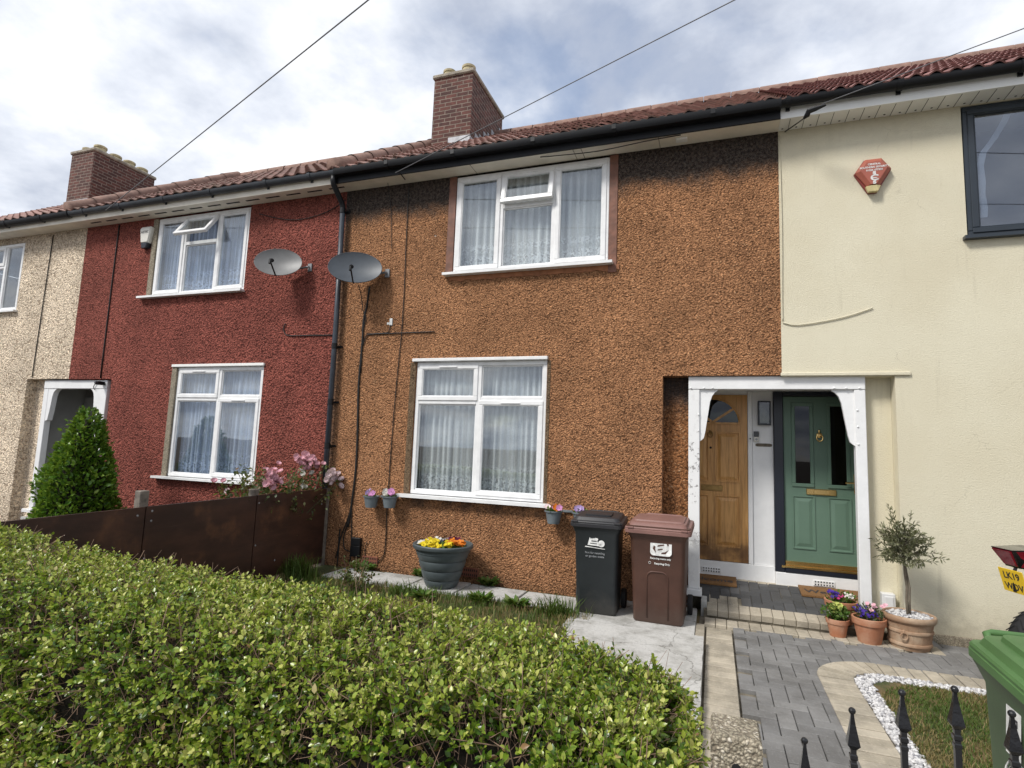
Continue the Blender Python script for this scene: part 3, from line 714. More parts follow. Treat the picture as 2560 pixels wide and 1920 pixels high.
# ------------------------------------------------------------------ houses
def facade(g, x0, x1, z0, z1, op, y=0., depth=.12, mi_rev=0, zlim=None):
    """front wall in one piece with openings (x0,x1,z0,z1); reveals run back by depth"""
    xs = sorted({x0, x1, *[o[0] for o in op], *[o[1] for o in op]}); zs = sorted({z0, z1, *[o[2] for o in op], *[o[3] for o in op]})
    for i in range(len(xs)-1):
        for j in range(len(zs)-1):
            cx, cz = (xs[i]+xs[i+1])/2, (zs[j]+zs[j+1])/2
            if any(o[0] < cx < o[1] and o[2] < cz < o[3] for o in op): continue
            g.add([(xs[i], y, zs[j]), (xs[i+1], y, zs[j]), (xs[i+1], y, zs[j+1]), (xs[i], y, zs[j+1])], [(0, 1, 2, 3)])
    for o in op:
        a, b, c, d = o[:4]; dp = o[4] if len(o) > 4 else depth
        for p, q in (((a, c), (a, d)), ((a, d), (b, d)), ((b, d), (b, c)), ((b, c), (a, c))):
            if p[0] == q[0] and (p[0] in (x0, x1)): continue            # open towards the neighbour's half
            if p[1] == q[1] == z0: continue
            g.add([(p[0], y, p[1]), (q[0], y, q[1]), (q[0], y+dp, q[1]), (p[0], y+dp, p[1])], [(0, 1, 2, 3)], mi=mi_rev)
EZ = 5.31; DEP = 6.6; BASE = -.14
XA, XB, XC, XD = -16.2, -10.66, -5.08, .69
def shell(h, x0, x1):
    """party walls, back wall, floors and ceiling of one house, dim inside"""
    g = G(); t = .02
    for a in (x0+t, x1-t-.1):
        g.box(a, a+.1, .92, DEP, BASE, EZ); g.box(a, a+.1, .13, .92, 2.63, EZ)
        if min(abs(a-XB), abs(a-XD)) > .3: g.box(a, a+.1, .13, .92, BASE, 2.63)
    g.box(x0+t+.1, x1-t-.1, DEP-.1, DEP, BASE, EZ)
    g.box(x0+t+.1, x1-t-.1, 1.9, 2.0, BASE, EZ)                     # inner wall behind the front rooms
    g.box(x0+t+.1, x1-t-.1, .26, 1.9, 2.80, 3.0); g.box(x0+t+.1, x1-t-.1, .26, 1.9, EZ+.01, EZ+.06)
    return g.build('inner_wall', 'room', h)
PITCH = .663; RY, RZ = 3.2, 7.82
def roof_z(y): return 5.50+(y+.30)*PITCH
def roof(h, x0, x1, mat, pitch_c=.30, tile_w=.3, amp=.028, prof='pan', seed=1, z0=0.):
    rng = np.random.default_rng(seed)
    sl = math.hypot(1, PITCH); Ssl = (RY+.34)*sl; nc = int(round(Ssl/pitch_c)); pc = Ssl/nc
    ntile = max(1, int(round((x1-x0)/tile_w))); tw = (x1-x0)/ntile; m = 8; nxp = ntile*m+1
    u = np.arange(nxp)/m; fr = u-np.floor(u)
    if prof == 'pan': wave = amp*np.sin(2*np.pi*fr)*1.0+amp*.25*np.sin(4*np.pi*fr)
    elif prof == 'roman': wave = amp*1.5*np.clip(np.cos(2*np.pi*fr), -.15, 1)
    else: wave = amp*1.15*np.cos(2*np.pi*fr)
    X = x0+u*tw; V = []; Fq = []; R = []; base = 0
    for c in range(nc):
        tr = rng.random(ntile+1); th = rng.normal(0, .0008 if mat == 'tile_pale' else .003, ntile+1); ti = np.minimum(u.astype(int), ntile)
        rows = [(c*pc-.035, .036), (c*pc-.035, .018), ((c+1)*pc, .0)]
        order = [(rows[1]), rows[0], rows[2]]
        for (s, hh) in order:
            hgt = wave+hh+th[ti]; sy = s/sl
            Y = -.34+sy-hgt*PITCH/sl; Z = 5.475+z0+sy*PITCH+hgt/sl
            V.append(np.stack([X, Y, Z], 1)); R.append(tr[ti])
        for k in range(2):
            i = np.arange(nxp-1); b = base+k*nxp
            Fq.append(np.stack([b+i, b+i+1, b+nxp+i+1, b+nxp+i], 1))
        base += 3*nxp
    o = bigmesh('roof', np.concatenate(V), np.concatenate(Fq), np.concatenate(R), mat, h, smooth=True)
    o.data.set_sharp_from_angle(angle=rad(40))
    g = G()                                                         # back slope and boarding under the tiles
    g.add([(x0, RY, RZ+z0-.02), (x1, RY, RZ+z0-.02), (x1, RY+3.9, 5.3), (x0, RY+3.9, 5.3)], [(0, 1, 2, 3)])
    g.add([(x0+.03, -.25, 5.44), (x1-.03, -.25, 5.44), (x1-.03, RY, RZ-.10), (x0+.03, RY, RZ-.10)], [(0, 1, 2, 3)])
    g.build('roof_boarding', 'tile_red', o)
    # half-round ridge tiles
    g = G(); n = max(1, int(round((x1-x0)/.45))); L = (x1-x0)/n
    for i in range(n):
        rr = .115+random.uniform(-.004, .004)
        rings = [[Vector((xx, RY+q*math.cos(rad(a)), RZ+z0-.02+q*math.sin(rad(a)))) for a in range(-10, 191, 20)] for xx, q in ((x0+i*L+.004, rr-.012), (x0+i*L+.02, rr), (x0+(i+1)*L-.004, rr))]
        g.loft(rings, False, False, False, random.random())
    g.build('ridge_tiles', 'ridge', o, smooth=True)
    return o
def party_roll(parent, x):
    """half-round tiles bedded up the slope over the party wall"""
    g = G(); n = 9; ys = np.linspace(-.36, 3.1, n+1)
    for i in range(n):
        rings = []
        for yy, q in ((ys[i], .125), (ys[i+1]+.03, .108)):
            cz = roof_z(yy)+.045
            rings.append([Vector((x+q*math.cos(rad(a)), yy-q*math.sin(rad(a))*.5, cz+q*math.sin(rad(a))*.87)) for a in range(-15, 196, 15)])
        g.loft(rings, i == 0, False, False, random.random())
    return g.build('party_wall_tiles', 'ridge', parent, smooth=True)
def gutter(h, x0, x1, mat, r=.062, zc=5.468, brackets=(), y=-.315, square=False):
    g = G(); prof = []
    if square:
        prof = [(-.065, 0), (-.065, -.06), (-.045, -.092), (.045, -.092), (.058, -.06), (.058, 0), (.052, 0), (.052, -.055), (-.055, -.055), (-.058, 0)]
    else:
        prof = [(r*math.cos(rad(a)), r*1.35*math.sin(rad(a))) for a in range(180, 361, 15)]+[((r-.005)*math.cos(rad(a)), (r-.005)*1.35*math.sin(rad(a))) for a in range(360, 179, -15)]
    g.loft([[Vector((x, y+p, zc+q)) for p, q in prof] for x in (x0, x1)], True, True, True)
    o = g.build('gutter', mat, h, smooth=35)
    for x in brackets:
        b = G(); R = r+.006
        if square: pr = [(p*1.06, q*1.06) for p, q in prof[:6]]+[(p*1.0, q*1.0) for p, q in reversed(prof[:6])]
        else: pr = [(R*math.cos(rad(a)), R*1.35*math.sin(rad(a))) for a in range(175, 366, 15)]+[((R-.004)*math.cos(rad(a)), (R-.004)*1.35*math.sin(rad(a))) for a in range(365, 174, -15)]
        b.loft([[Vector((xx, y+p, zc+q)) for p, q in pr] for xx in (x-.025, x+.025)], True, True, True)
        b.box(x-.02, x+.02, y+r*.6, -.25, zc-.10, zc-.03)
        b.build('gutter_bracket', mat, o)
    return o
def eaves(h, x0, x1, fmat, smat, depth=.25):
    g = G(); g.box(x0, x1, -depth-.02, -depth, EZ-.004, 5.45); f = g.build('fascia', fmat, h)
    g = G(); g.box(x0, x1, -depth, .02, EZ, EZ+.012); s = g.build('soffit', smat, h)
    return s

def bar_frame(g, x0, x1, z0, z1, w, y0, y1, b=.006):
    """rectangular frame of four mitred-looking bars"""
    g.box(x0, x1, y0, y1, z0, z0+w, b); g.box(x0, x1, y0, y1, z1-w, z1, b)
    g.box(x0, x0+w, y0+.001, y1, z0+w-.001, z1-w+.001, b); g.box(x1-w, x1, y0+.001, y1, z0+w-.001, z1-w+.001, b)
def curtain(parent, x0, x1, z0, z1, y, mat, seed=0, lace=True, name='net_curtain', bunch=1.):
    rng = np.random.default_rng(seed); n = int((x1-x0)*120); zn = 26
    xs = np.linspace(x0, x1, n); zs = np.linspace(z0, z1, zn)
    k = rng.uniform(62, 84); ph = np.cumsum(rng.normal(1, .45, n).clip(.15))*(k*(x1-x0)/n)
    w = np.sin(ph)*.5+np.sin(ph*.47+1)*.35
    X, Z = np.meshgrid(xs, zs); tt = (Z-z0)/(z1-z0)
    Wv = w[None]*(.55+.45*(1-tt))+.25*np.sin(ph*.31+tt*2.)[...]
    Y = y+.028*Wv*bunch
    slope = np.abs(np.gradient(w)); slope = slope/slope.max()
    fold_ = .5+.5*np.sin(ph*.9+.8*np.sin(ph*.23)); dens = np.clip(.42+.26*slope+.42*fold_**1.5+rng.normal(0, .015, n), .22, 1)[None]*np.ones((zn, 1))
    hz = Z-z0
    lc = np.where((hz > .05) & (hz < .22), 1., 0.)+np.where((hz > .30) & (hz < .40), .7, 0.) if lace else np.zeros_like(Z)
    V = np.stack([X, Y, Z], -1).reshape(-1, 3); i, j = np.meshgrid(np.arange(n-1), np.arange(zn-1)); a = (j*n+i).ravel()
    return bigmesh(name, V, np.stack([a, a+1, a+n+1, a+n], 1), np.full(len(V), .5), mat, parent, True, {'dens': dens.ravel(), 'lace': lc.ravel()})
def window(h, x0, x1, z0, z1, mull, cells, y=.02, mat='white', fw=.055, sill=None, net='net_white', seed=1, glass='glass', head=False, silln=.035):
    """cells: (x0,x1,z0,z1,kind) kind: fixed | sash | vent (open angle in degrees)"""
    g = G(); yb = y+.07
    bar_frame(g, x0, x1, z0, z1, fw, y, yb)
    for m in mull: g.box(*m[:2], y+.002, yb-.002, *m[2:], .005)
    w = g.build('window', mat, h)
    for i, (a, b, c, d, kind) in enumerate(cells):
        if kind == 'fixed':
            q = G(); bar_frame(q, a, b, c, d, .016, y+.018, y+.05, .004); q.build('glazing_bead', mat, w)
            q = G(); q.box(a+.016, b-.016, y+.030, y+.036, c+.016, d-.016); q.build('pane', glass, w)
        else:
            op = 0 if kind == 'sash' else rad(kind); T = Matrix.Translation((0, y-.012, d)) @ Matrix.Rotation(-op, 4, 'X')
            if op: T = Matrix.Translation((0, y-.012, d)) @ Matrix.Rotation(-op, 4, 'X')
            q = G(); t = G(); sw = .058; o_ = .018                       # overlaps the frame like a real casement
            bar_frame(t, a-o_, b+o_, c-d-o_, o_, sw, 0, .055, .007); bar_frame(t, a+sw-o_-.002, b-sw+o_+.002, c-d+sw-o_-.002, -sw+o_+.002, .012, .008, .05, .004)
            t.v = [tuple(T @ Vector(p)) for p in t.v]
            sh = t.build('sash', mat, w)
            q.box(a+sw-o_, b-sw+o_, .022, .028, c-d+sw-o_, -sw+o_); q.v = [tuple(T @ Vector(p)) for p in q.v]; q.build('pane', glass, w)
            if b-a > .35 and mat == 'white':
                v = G(); mx_ = (a+b)/2; v.box(mx_-.13, mx_+.13, -.012, .004, -.022, -.006, .003); v.v = [tuple(T @ Vector(p)) for p in v.v]; v.build('trickle_vent', mat, w)
    if sill:
        q = G(); q.prism([(sill[0], z0-silln), (sill[1], z0-silln), (sill[1], z0-.002), (sill[0], z0-.002)], -sill[2], y+.03); q.build('sill', mat, w)
    if head:
        q = G(); q.box(x0-.05, x1+.012, -.045, y+.04, z1+.002, z1+.045, .006); q.build('head_drip', mat, w)
    if net: curtain(w, x0+.03, x1-.03, z0+.02, z1-.01, y+.135, net, seed)
    return w
def two_by_two(x0, x1, z0, z1, xm, zl, zr):
    """left: vent over fixed; right: fixed over opening sash"""
    m = .032; f = .055
    mull = [(xm-m, xm+m, z0+f, z1-f), (x0+f, xm-m, zl-m, zl+m), (xm+m, x1-f, zr-m, zr+m)]
    cells = [(x0+f, xm-m, zl+m, z1-f, 'sash'), (x0+f, xm-m, z0+f, zl-m, 'fixed'), (xm+m, x1-f, zr+m, z1-f, 'fixed'), (xm+m, x1-f, z0+f, zr-m, 'sash')]
    return mull, cells
def three_light(x0, x1, z0, z1, m1, m2, zt, ang):
    m = .03; f = .05
    mull = [(m1-m, m1+m, z0+f, z1-f), (m2-m, m2+m, z0+f, z1-f), (m1+m, m2-m, zt-m, zt+m)]
    cells = [(x0+f, m1-m, z0+f, z1-f, 'sash'), (m1+m, m2-m, zt+m, z1-f, ang), (m1+m, m2-m, z0+f, zt-m, 'fixed'), (m2+m, x1-f, z0+f, z1-f, 'sash')]
    return mull, cells
def chimney(h, x0, x1, y0, y1, zb, zt, npots):
    g = G(); g.box(x0, x1, y0, y1, zb, zt); c = g.build('chimney', 'brick', h)
    g = G(); g.box(x0-.035, x1+.035, y0-.035, y1+.035, zt, zt+.085, .02)
    g.loft([[Vector(((x0+x1)/2+sx*(x1-x0+.07-2*i_)/2, (y0+y1)/2+sy*(y1-y0+.07-2*i_)/2, zt+.08+zz_)) for sx, sy in ((-1, -1), (1, -1), (1, 1), (-1, 1))] for i_, zz_ in ((.015, 0), (.16, .07))], False, True)
    g.build('capping', 'cap', c)
    for (px_, py_, hh, rr) in npots:
        q = G(); q.lathe([(rr*1.12, zt+.08), (rr*1.10, zt+.12), (rr, zt+.14), (rr*.96, zt+.1+hh), (rr*1.08, zt+.11+hh), (rr*1.08, zt+.15+hh), (rr*.85, zt+.17+hh), (rr*.8, zt+.12+hh)], (px_, py_, 0), 20)
        q.build('chimney_pot', 'chpot', c, smooth=35)
    return c
def air_brick(h, x, z, w, hgt, y, mat, hm='hole', rows=2, n=6):
    g = G(); g.box(x-w/2, x+w/2, y-.008, y+.02, z-hgt/2, z+hgt/2, .002); v = g.build('air_vent', mat, h)
    q = G()
    for r in range(rows):
        for k in range(n):
            cx = x-w/2+(k+.75)*w/(n+.5); cz = z-hgt/2+(r+.5)*hgt/rows; q.box(cx-w/n*.22, cx+w/n*.22, y-.0095, y-.006, cz-hgt/rows*.25, cz+hgt/rows*.25)
    q.build('vent_holes', hm, v); return v

# ---- orange house
OH = thing('terraced_house', 'terraced house of orange roughcast with dark soot under its eaves', 'house', (0, 0, 0), group='houses of the terrace')
wins_o = [(-3.30, -1.20, 3.93, EZ), (-3.757, -1.93, 1.0, 2.745)]
g = G(); facade(g, XC, XD, BASE, EZ, [(*wins_o[0], .13), (*wins_o[1], .13), (-.55, XD, BASE, 2.535, .17)])
g.build('front_wall', 'orange', OH)
shell(OH, XC, XD)
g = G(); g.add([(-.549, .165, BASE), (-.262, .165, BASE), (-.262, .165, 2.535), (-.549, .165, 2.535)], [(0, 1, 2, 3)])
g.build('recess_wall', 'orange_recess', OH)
mull, cells = three_light(-3.29, -1.205, 3.932, 5.285, -2.63, -1.90, 4.80, 11)
w = window(OH, -3.29, -1.205, 3.932, 5.285, mull, cells, y=.0, sill=(-3.40, -1.14, .10), seed=3)
for a, b, c in ((-3.40, -3.292, 3.90), (-1.203, -1.10, 3.80)):
    g = G(); g.box(a, b, -.012, .10, c, EZ-.01, .004); g.build('window_surround', 'brown_trim', OH)
def ragged(name, x0, x1, zt, zb, mat, parent, seed, y=-.009):
    n = 60; top = [(x0+(x1-x0)*k/n, zt) for k in range(n+1)]; bot = [(x1-(x1-x0)*k/n, zb+.03*mnoise.noise(Vector((k*.35, seed, 0)))) for k in range(n+1)]
    g = G(); g.prism(top+bot, y, .01); return g.build(name, mat, parent)
ragged('render_patch', -3.33, -1.07, 3.90, 3.83, 'brown_patch', OH, 1)
mull, cells = two_by_two(-3.755, -1.932, 1.002, 2.742, -2.84, 2.215, 2.25)
for a, b in ((-3.845, -3.759), (-1.928, -1.885)):
    g = G(); g.box(a, b, -.006, .08, .99, 2.74, .003); g.build('window_surround', 'surround_grit', OH)
window(OH, -3.755, -1.932, 1.002, 2.742, mull, cells, y=.015, sill=(-3.89, -1.86, .11), head=True, seed=4, silln=.042)
ro = roof(OH, XC, XD+.05, 'tile_orange', seed=5, amp=.021, tile_w=.21, pitch_c=.27)
party_roll(ro, XC+.02)
gutter(OH, XC+.02, XD, 'black', square=True, zc=5.485, brackets=(-4.2, -3.2, -2.1, -1.1, 0.0))
so = eaves(OH, XC, XD, 'black', 'soffit')
g = G()
for x in (-3.0, -1.62, -1.52, -.6): g.box(x-.004, x+.004, -.25, 0, EZ-.0035, EZ-.001)
g.build('board_joint', 'cap', so)
chimney(OH, -4.86, -4.09, 2.0, 3.52, 6.6, 8.37, [(-4.66, 2.2, .10, .115), (-4.28, 2.22, .13, .12), (-4.64, 2.75, .1, .115), (-4.3, 3.2, .1, .115)])
g = G(); z_ = roof_z(2.0)
g.box(-4.50, -4.07, 1.955, 1.985, z_-.02, z_+.13, .004)
for k in range(8):
    yy = 2.0+k*.19; zz_ = roof_z(yy); T = Matrix.Translation((-4.085, yy, zz_)) @ Matrix.Rotation(-math.atan(PITCH)*0, 4, 'X')
    g.box(0, .012, 0, .17, -.02, .12+.04*(k % 2), M=T)
    g.add([T @ Vector(p) for p in ((.012, 0, .0), (.14, 0, .02), (.14, .17, .02+.17*PITCH), (.012, .17, .17*PITCH))], [(0, 1, 2, 3)])
g.build('flashing', 'lead', OH)
air_brick(OH, -2.84, .10, .23, .11, -.01, 'clay_vent', rows=2, n=8)
air_brick(OH, -4.28, .10, .23, .10, -.01, 'clay_vent', rows=2, n=8)
# wooden front door
PD = .85
def panel(g, x0, x1, z0, z1, y, d=.017, w=.034):
    """raised-and-fielded panel standing proud of the leaf"""
    def R(i, yy): return [Vector((x0+i, yy, z0+i)), Vector((x1-i, yy, z0+i)), Vector((x1-i, yy, z1-i)), Vector((x0+i, yy, z1-i))]
    g.loft([R(0, y-.0005), R(0, y-d), R(w*.4, y-d), R(w*.6, y-.001), R(w*.9, y-.001), R(w*1.9, y-d*.9)], False, True)
g = G(); g.box(-.41, .386, PD-.045, PD, .395, 2.40, .004)
for a, b in ((-.33, -.055), (.015, .30)):
    panel(g, a, b, 1.335, 1.945, PD-.045); panel(g, a, b, .56, 1.175, PD-.045)
dw = g.build('front_door', 'wood_door', OH)
# fan light: quarter fans with a glazing bar
g = G(); fan = [(-.30, 2.055)]+[(-.012+.30*math.cos(rad(a)), 2.055+.29*math.sin(rad(a))) for a in range(0, 181, 15)]
g.prism(fan, PD-.052, PD-.046); g.build('fan_light', 'glass_door', dw)
g = G()
for a0 in (35, 145):
    g.box(0, .30, -.012, 0, -.014, .014, M=Matrix.Translation((-.012, PD-.05, 2.06)) @ Matrix.Rotation(-rad(a0), 4, 'Y'))
g.box(-.32, .30, PD-.062, PD-.046, 2.035, 2.06, .002)
arc = [Vector((-.012+.305*math.cos(rad(a)), PD-.055, 2.055+.295*math.sin(rad(a)))) for a in range(0, 181, 10)]; g.tube(arc, .010, 6)
g.build('glazing_bar', 'wood_door', dw)
g = G(); g.box(-.145, .10, PD-.060, PD-.045, 1.222, 1.292, .004); g.box(-.10, .055, PD-.064, PD-.058, 1.238, 1.276, .002); g.build('letter_plate', 'brass_old', dw)
g = G(); g.lathe([(.028, 0), (.026, .010), (.010, .016)], (0, 0, 0), 14, M=Matrix.Translation((-.04, PD-.045, 1.93)) @ Matrix.Rotation(rad(90), 4, 'X'))
g.tube([(-.04+.028*math.sin(rad(a)), PD-.068, 1.905+.034*math.cos(rad(a))) for a in range(0, 361, 30)], .006, 6); g.build('door_knocker', 'brass_old', dw)
g = G(); g.lathe([(.014, 0), (.012, .006)], (0, 0, 0), 12, M=Matrix.Translation((-.035, PD-.045, 1.745)) @ Matrix.Rotation(rad(90), 4, 'X')); g.build('keyhole', 'hole', dw)

# ---- pale yellow house
PH = thing('terraced_house', 'smooth pale yellow house with dark grey window and green front door', 'house', (0, 0, 0), group='houses of the terrace')
XE = 6.4
g = G(); facade(g, XD, XE, BASE+.2, EZ, [(2.39, 4.40, 3.915, EZ-.01, .12), (2.95, 4.75, 1.0, 2.75, .12), (XD, 1.725, BASE, 2.52, .17)])
g.box(XD-.012, 1.86, -.024, -.001, 2.522, 2.56, .006)
g.build('front_wall', 'pale', PH)
g = G(); g.box(1.5, XE, -.028, .02, -.14, .055, .004); g.build('plinth', 'post_conc', PH)
g = G(); g.add([(1.43, .165, BASE), (1.724, .165, BASE), (1.724, .165, 2.52), (1.43, .165, 2.52)], [(0, 1, 2, 3)]); g.build('recess_wall', 'pale', PH)
shell(PH, XD, XE)
mull, cells = [(3.35, 3.41, 3.96, 5.25)], [(2.455, 3.35, 3.965, 5.24, 'sash'), (3.41, 4.34, 3.965, 5.24, 'fixed')]
wd = window(PH, 2.40, 4.39, 3.915, 5.295, mull, cells, y=.0, mat='anthracite', fw=.06, sill=(2.35, 4.44, .07), net=None, glass='glass_dark')
g = G(); g.box(2.46, 4.33, .5, .52, 3.95, 5.25); g.build('back_plane', 'dish_b', wd)  # plain slate grey back plane set behind the upper window glass
mull, cells = two_by_two(2.96, 4.74, 1.01, 2.74, 3.85, 2.2, 2.2)
window(PH, 2.96, 4.74, 1.01, 2.74, mull, cells, y=.0, mat='anthracite', sill=(2.9, 4.8, .07), net=None, glass='glass_dark')
# crumpled strip of tape hanging inside the upper window
g = G(); st = [(2.80, 5.19), (2.74, 5.06), (2.66, 4.92), (2.575, 4.80), (2.545, 4.66), (2.555, 4.50), (2.545, 4.36), (2.56, 4.22), (2.55, 4.12)]
for (a, c), (b, d) in zip(st, st[1:]):
    g.add([(a-.03, .045, c), (a+.03, .045, c+.004), (b+.03, .045+random.uniform(-.004, .004), d), (b-.03, .045, d)], [(0, 1, 2, 3)])
g.build('hanging_strip', 'soffit_w', wd)
roof(PH, XD+.05, XE, 'tile_pale', pitch_c=.31, tile_w=.165, amp=.019, prof='cos', seed=9, z0=.006)
gutter(PH, XD+.002, XE, 'black', zc=5.482, brackets=(.76, 1.78, 2.78, 3.8, 4.8, 5.8), r=.06)
sp_ = eaves(PH, XD+.002, XE, 'soffit_w', 'soffit_w', .235)
g = G()
for k in range(40):
    x = XD+.10+k*.14; g.box(x-.002, x+.002, -.23, -.002, EZ-.0035, EZ-.001); 
    q = [(x-.06+.011*math.cos(rad(a)), -.045+.011*math.sin(rad(a)), EZ-.002) for a in range(0, 360, 45)]; g.add(q, [tuple(range(8))])
g.build('vent_slots', 'hole', sp_)
# green door
g = G(); g.box(.672, .775, PD-.09, PD, .345, 2.44, .006); g.box(1.565, 1.668, PD-.09, PD, .345, 2.44, .006); g.box(.775, 1.565, PD-.085, PD, 2.385, 2.44, .006); g.box(.775, 1.565, PD-.10, PD, .345, .40, .006)
gf = g.build('door_frame', 'navy', PH)
g = G(); g.box(.735, 1.60, PD-.105, PD-.06, .402, .425, .003); g.box(.78, 1.56, PD-.075, PD-.05, .425, .452, .003); g.box(.78, 1.56, PD-.066, PD-.05, .452, .475, .002); g.build('threshold', 'brass', gf)
g = G(); g.box(.778, 1.562, PD-.055, PD-.005, .44, 2.383, .004)
for a, b in ((.862, 1.098), (1.232, 1.468)): panel(g, a, b, .62, 1.225, PD-.055, .010)
for a, b in ((.862, 1.098), (1.232, 1.468)):
    bar_frame(g, a, b, 1.325, 2.31, .042, PD-.070, PD-.052, .006)
gd = g.build('front_door', 'green_door', PH)
for a, b in ((.904, 1.056), (1.274, 1.426)):
    q = G(); q.box(a, b, PD-.060, PD-.056, 1.367, 2.268); q.build('pane', 'glass_door', gd)
g = G(); g.box(1.01, 1.318, PD-.072, PD-.055, 1.243, 1.311, .005); g.box(1.085, 1.25, PD-.080, PD-.07, 1.250, 1.304, .004); g.build('letter_plate', 'brass', gd)
g = G(); g.lathe([(.034, 0), (.030, .012), (.012, .02)], (0, 0, 0), 14, M=Matrix.Translation((1.158, PD-.055, 1.93)) @ Matrix.Rotation(rad(90), 4, 'X'))
g.sphere((1.158, PD-.062, 1.975), .014, 8, 6, (1, .6, 1.5)); g.tube([(1.158+.032*math.sin(rad(a)), PD-.082, 1.90+.04*math.cos(rad(a))) for a in range(0, 361, 30)], .007, 6); g.build('door_knocker', 'brass', gd)
g = G(); g.box(1.495, 1.53, PD-.068, PD-.055, 1.28, 1.50, .004); g.tube([(1.512, PD-.068, 1.40), (1.512, PD-.11, 1.40), (1.40, PD-.115, 1.40)], .010, 8); g.build('door_handle', 'brass', gd)

# ---- shared porch between them
PO = thing('porch', 'white timber porch frame with curved brackets around the wooden and green doors', 'porch', (0, 0, 0), group='shared porches')
FY0, FY1 = .045, .145
g = G(); g.box(-.268, 1.474, FY0-.006, FY1, 2.385, 2.53, .006); g.build('lintel', 'white_paint', PO)
g = G(); g.box(-.268, -.148, FY0, FY1, .205, 2.384, .006); g.build('post', 'peel', PO)
g = G(); g.box(1.372, 1.474, FY0, FY1, .06, 2.384, .006); g.build('post', 'white_paint', PO)
g = G(); g.box(-.290, -.125, .0, FY1+.02, .135, .204, .006); g.build('plinth', 'white_paint', PO)
g = G(); g.box(-.13, -.072, -.12, .12, -.05, .125, .005); g.build('pad_stone', 'slab', PO)
def brkt(xp, s, w, zt, zb):
    pts = [(0, zt), (w, zt), (w*.98, zt-.012), (w*.84, zt-.03), (w*.68, zt-.07), (w*.56, zt-.14), (w*.50, zt-.22), (w*.44, zt-.30), (w*.36, zt-.40), (w*.30, zt-.48), (w*.22, zt-.545), (w*.12, zt-.565), (0, zb)]
    g = G(); g.prism([(xp+s*a, b) for a, b in pts], FY0+.022, FY0+.062); return g.build('bracket', 'white_paint', PO)
brkt(-.148, 1, .195, 2.384, 1.80); brkt(1.372, -1, .205, 2.384, 1.80)
g = G()
for px_, zs in ((-.16, (2.10, 1.92)), (1.395, (2.17, 2.0, 1.82))):
    for z in zs: g.lathe([(.011, 0), (.009, .008), (.003, .011)], (0, 0, 0), 8, M=Matrix.Translation((px_, FY0, z)) @ Matrix.Rotation(rad(90), 4, 'X'))
for x in (-.24, -.10, -.01, 1.19, 1.30, 1.42): g.lathe([(.011, 0), (.009, .008), (.003, .011)], (0, 0, 0), 8, M=Matrix.Translation((x, FY0-.006, 2.40)) @ Matrix.Rotation(rad(90), 4, 'X'))
g.build('screw_cap', 'white_paint', PO)
g = G()
g.box(-.62, -.412, PD-.02, PD+.05, .1, 2.56); g.box(1.67, 1.80, PD-.02, PD+.05, .1, 2.56); g.box(-.412, 1.67, PD-.02, PD+.05, 2.442, 2.56)
g.box(-.412, .386, PD-.02, PD+.04, 2.401, 2.4415)
g.box(.388, .440, PD-.055, PD+.03, .392, 2.44, .005); g.box(.442, .671, PD-.035, PD+.03, .392, 2.44, .003)
g.box(-.412, .671, PD-.06, PD+.04, .14, .391, .004); g.box(.672, 1.67, PD-.095, PD+.04, .14, .343, .006)
g.build('back_panel', 'white_paint', PO)
g = G(); g.box(-.56, -.47, .17, PD, BASE, 2.56); g.box(1.70, 1.79, .17, PD, BASE, 2.56); g.box(-.47, 1.70, .02, PD, 2.54, 2.60); g.build('side_wall', 'white_paint', PO)
air_brick(PO, -.03, .285, .215, .06, PD-.062, 'vent', rows=2, n=7); air_brick(PO, 1.165, .265, .215, .06, PD-.097, 'vent', rows=2, n=7)
# sloping floor of blocks
TF = Matrix.Translation((0, -.19, .062)) @ Matrix.Rotation(math.atan(.155/1.04), 4, 'X')
g = G()
for i in range(12): block(g, -.02+i*.105, .105, .105, .21, M=TF, h=.065)
for i in range(3): block(g, -.02+i*.105, .315, .105, .21, M=TF, h=.065)
g.build('floor_border', 'pave_tan', PO); g = G()
for i in range(21): block(g, -.42+i*.105, .985, .105, .14, M=TF, h=.065)
g.build('floor_border', 'pave_tan', PO)
g = G()
for j in range(7):
    for i in range(22):
        cx, cy = -.41+i*.105+(.052 if False else 0), .2625+j*.105
        if cy > .93 or cx > 1.66 or (cx < -.10 and cy < .42): continue
        if cx < .30 and cy < .42: 
            if cx > -.09: continue
        # basket of lengthwise / crosswise blocks
        k = (i-j) % 4
        if k == 0 and i < 21: block(g, cx+.0525, cy, .21, .105, M=TF, h=.065)
        elif k == 2 and j > 0: block(g, cx, cy-.0525, .105, .21, M=TF, h=.065)
        elif k == 3 and j == 6: block(g, cx, cy, .105, .105, M=TF, h=.065)
        elif k == 2 and j == 0: block(g, cx, cy, .105, .105, M=TF, h=.065)
g.build('floor_blocks', 'pave_dark', PO)
g = G(); g.box(-.10, 1.60, 0.008, 1.06, -.2, -.012, M=TF); g.box(-.45, 1.69, .40, 1.06, -.2, -.0125, M=TF); g.build('floor_bed', 'sand', PO)

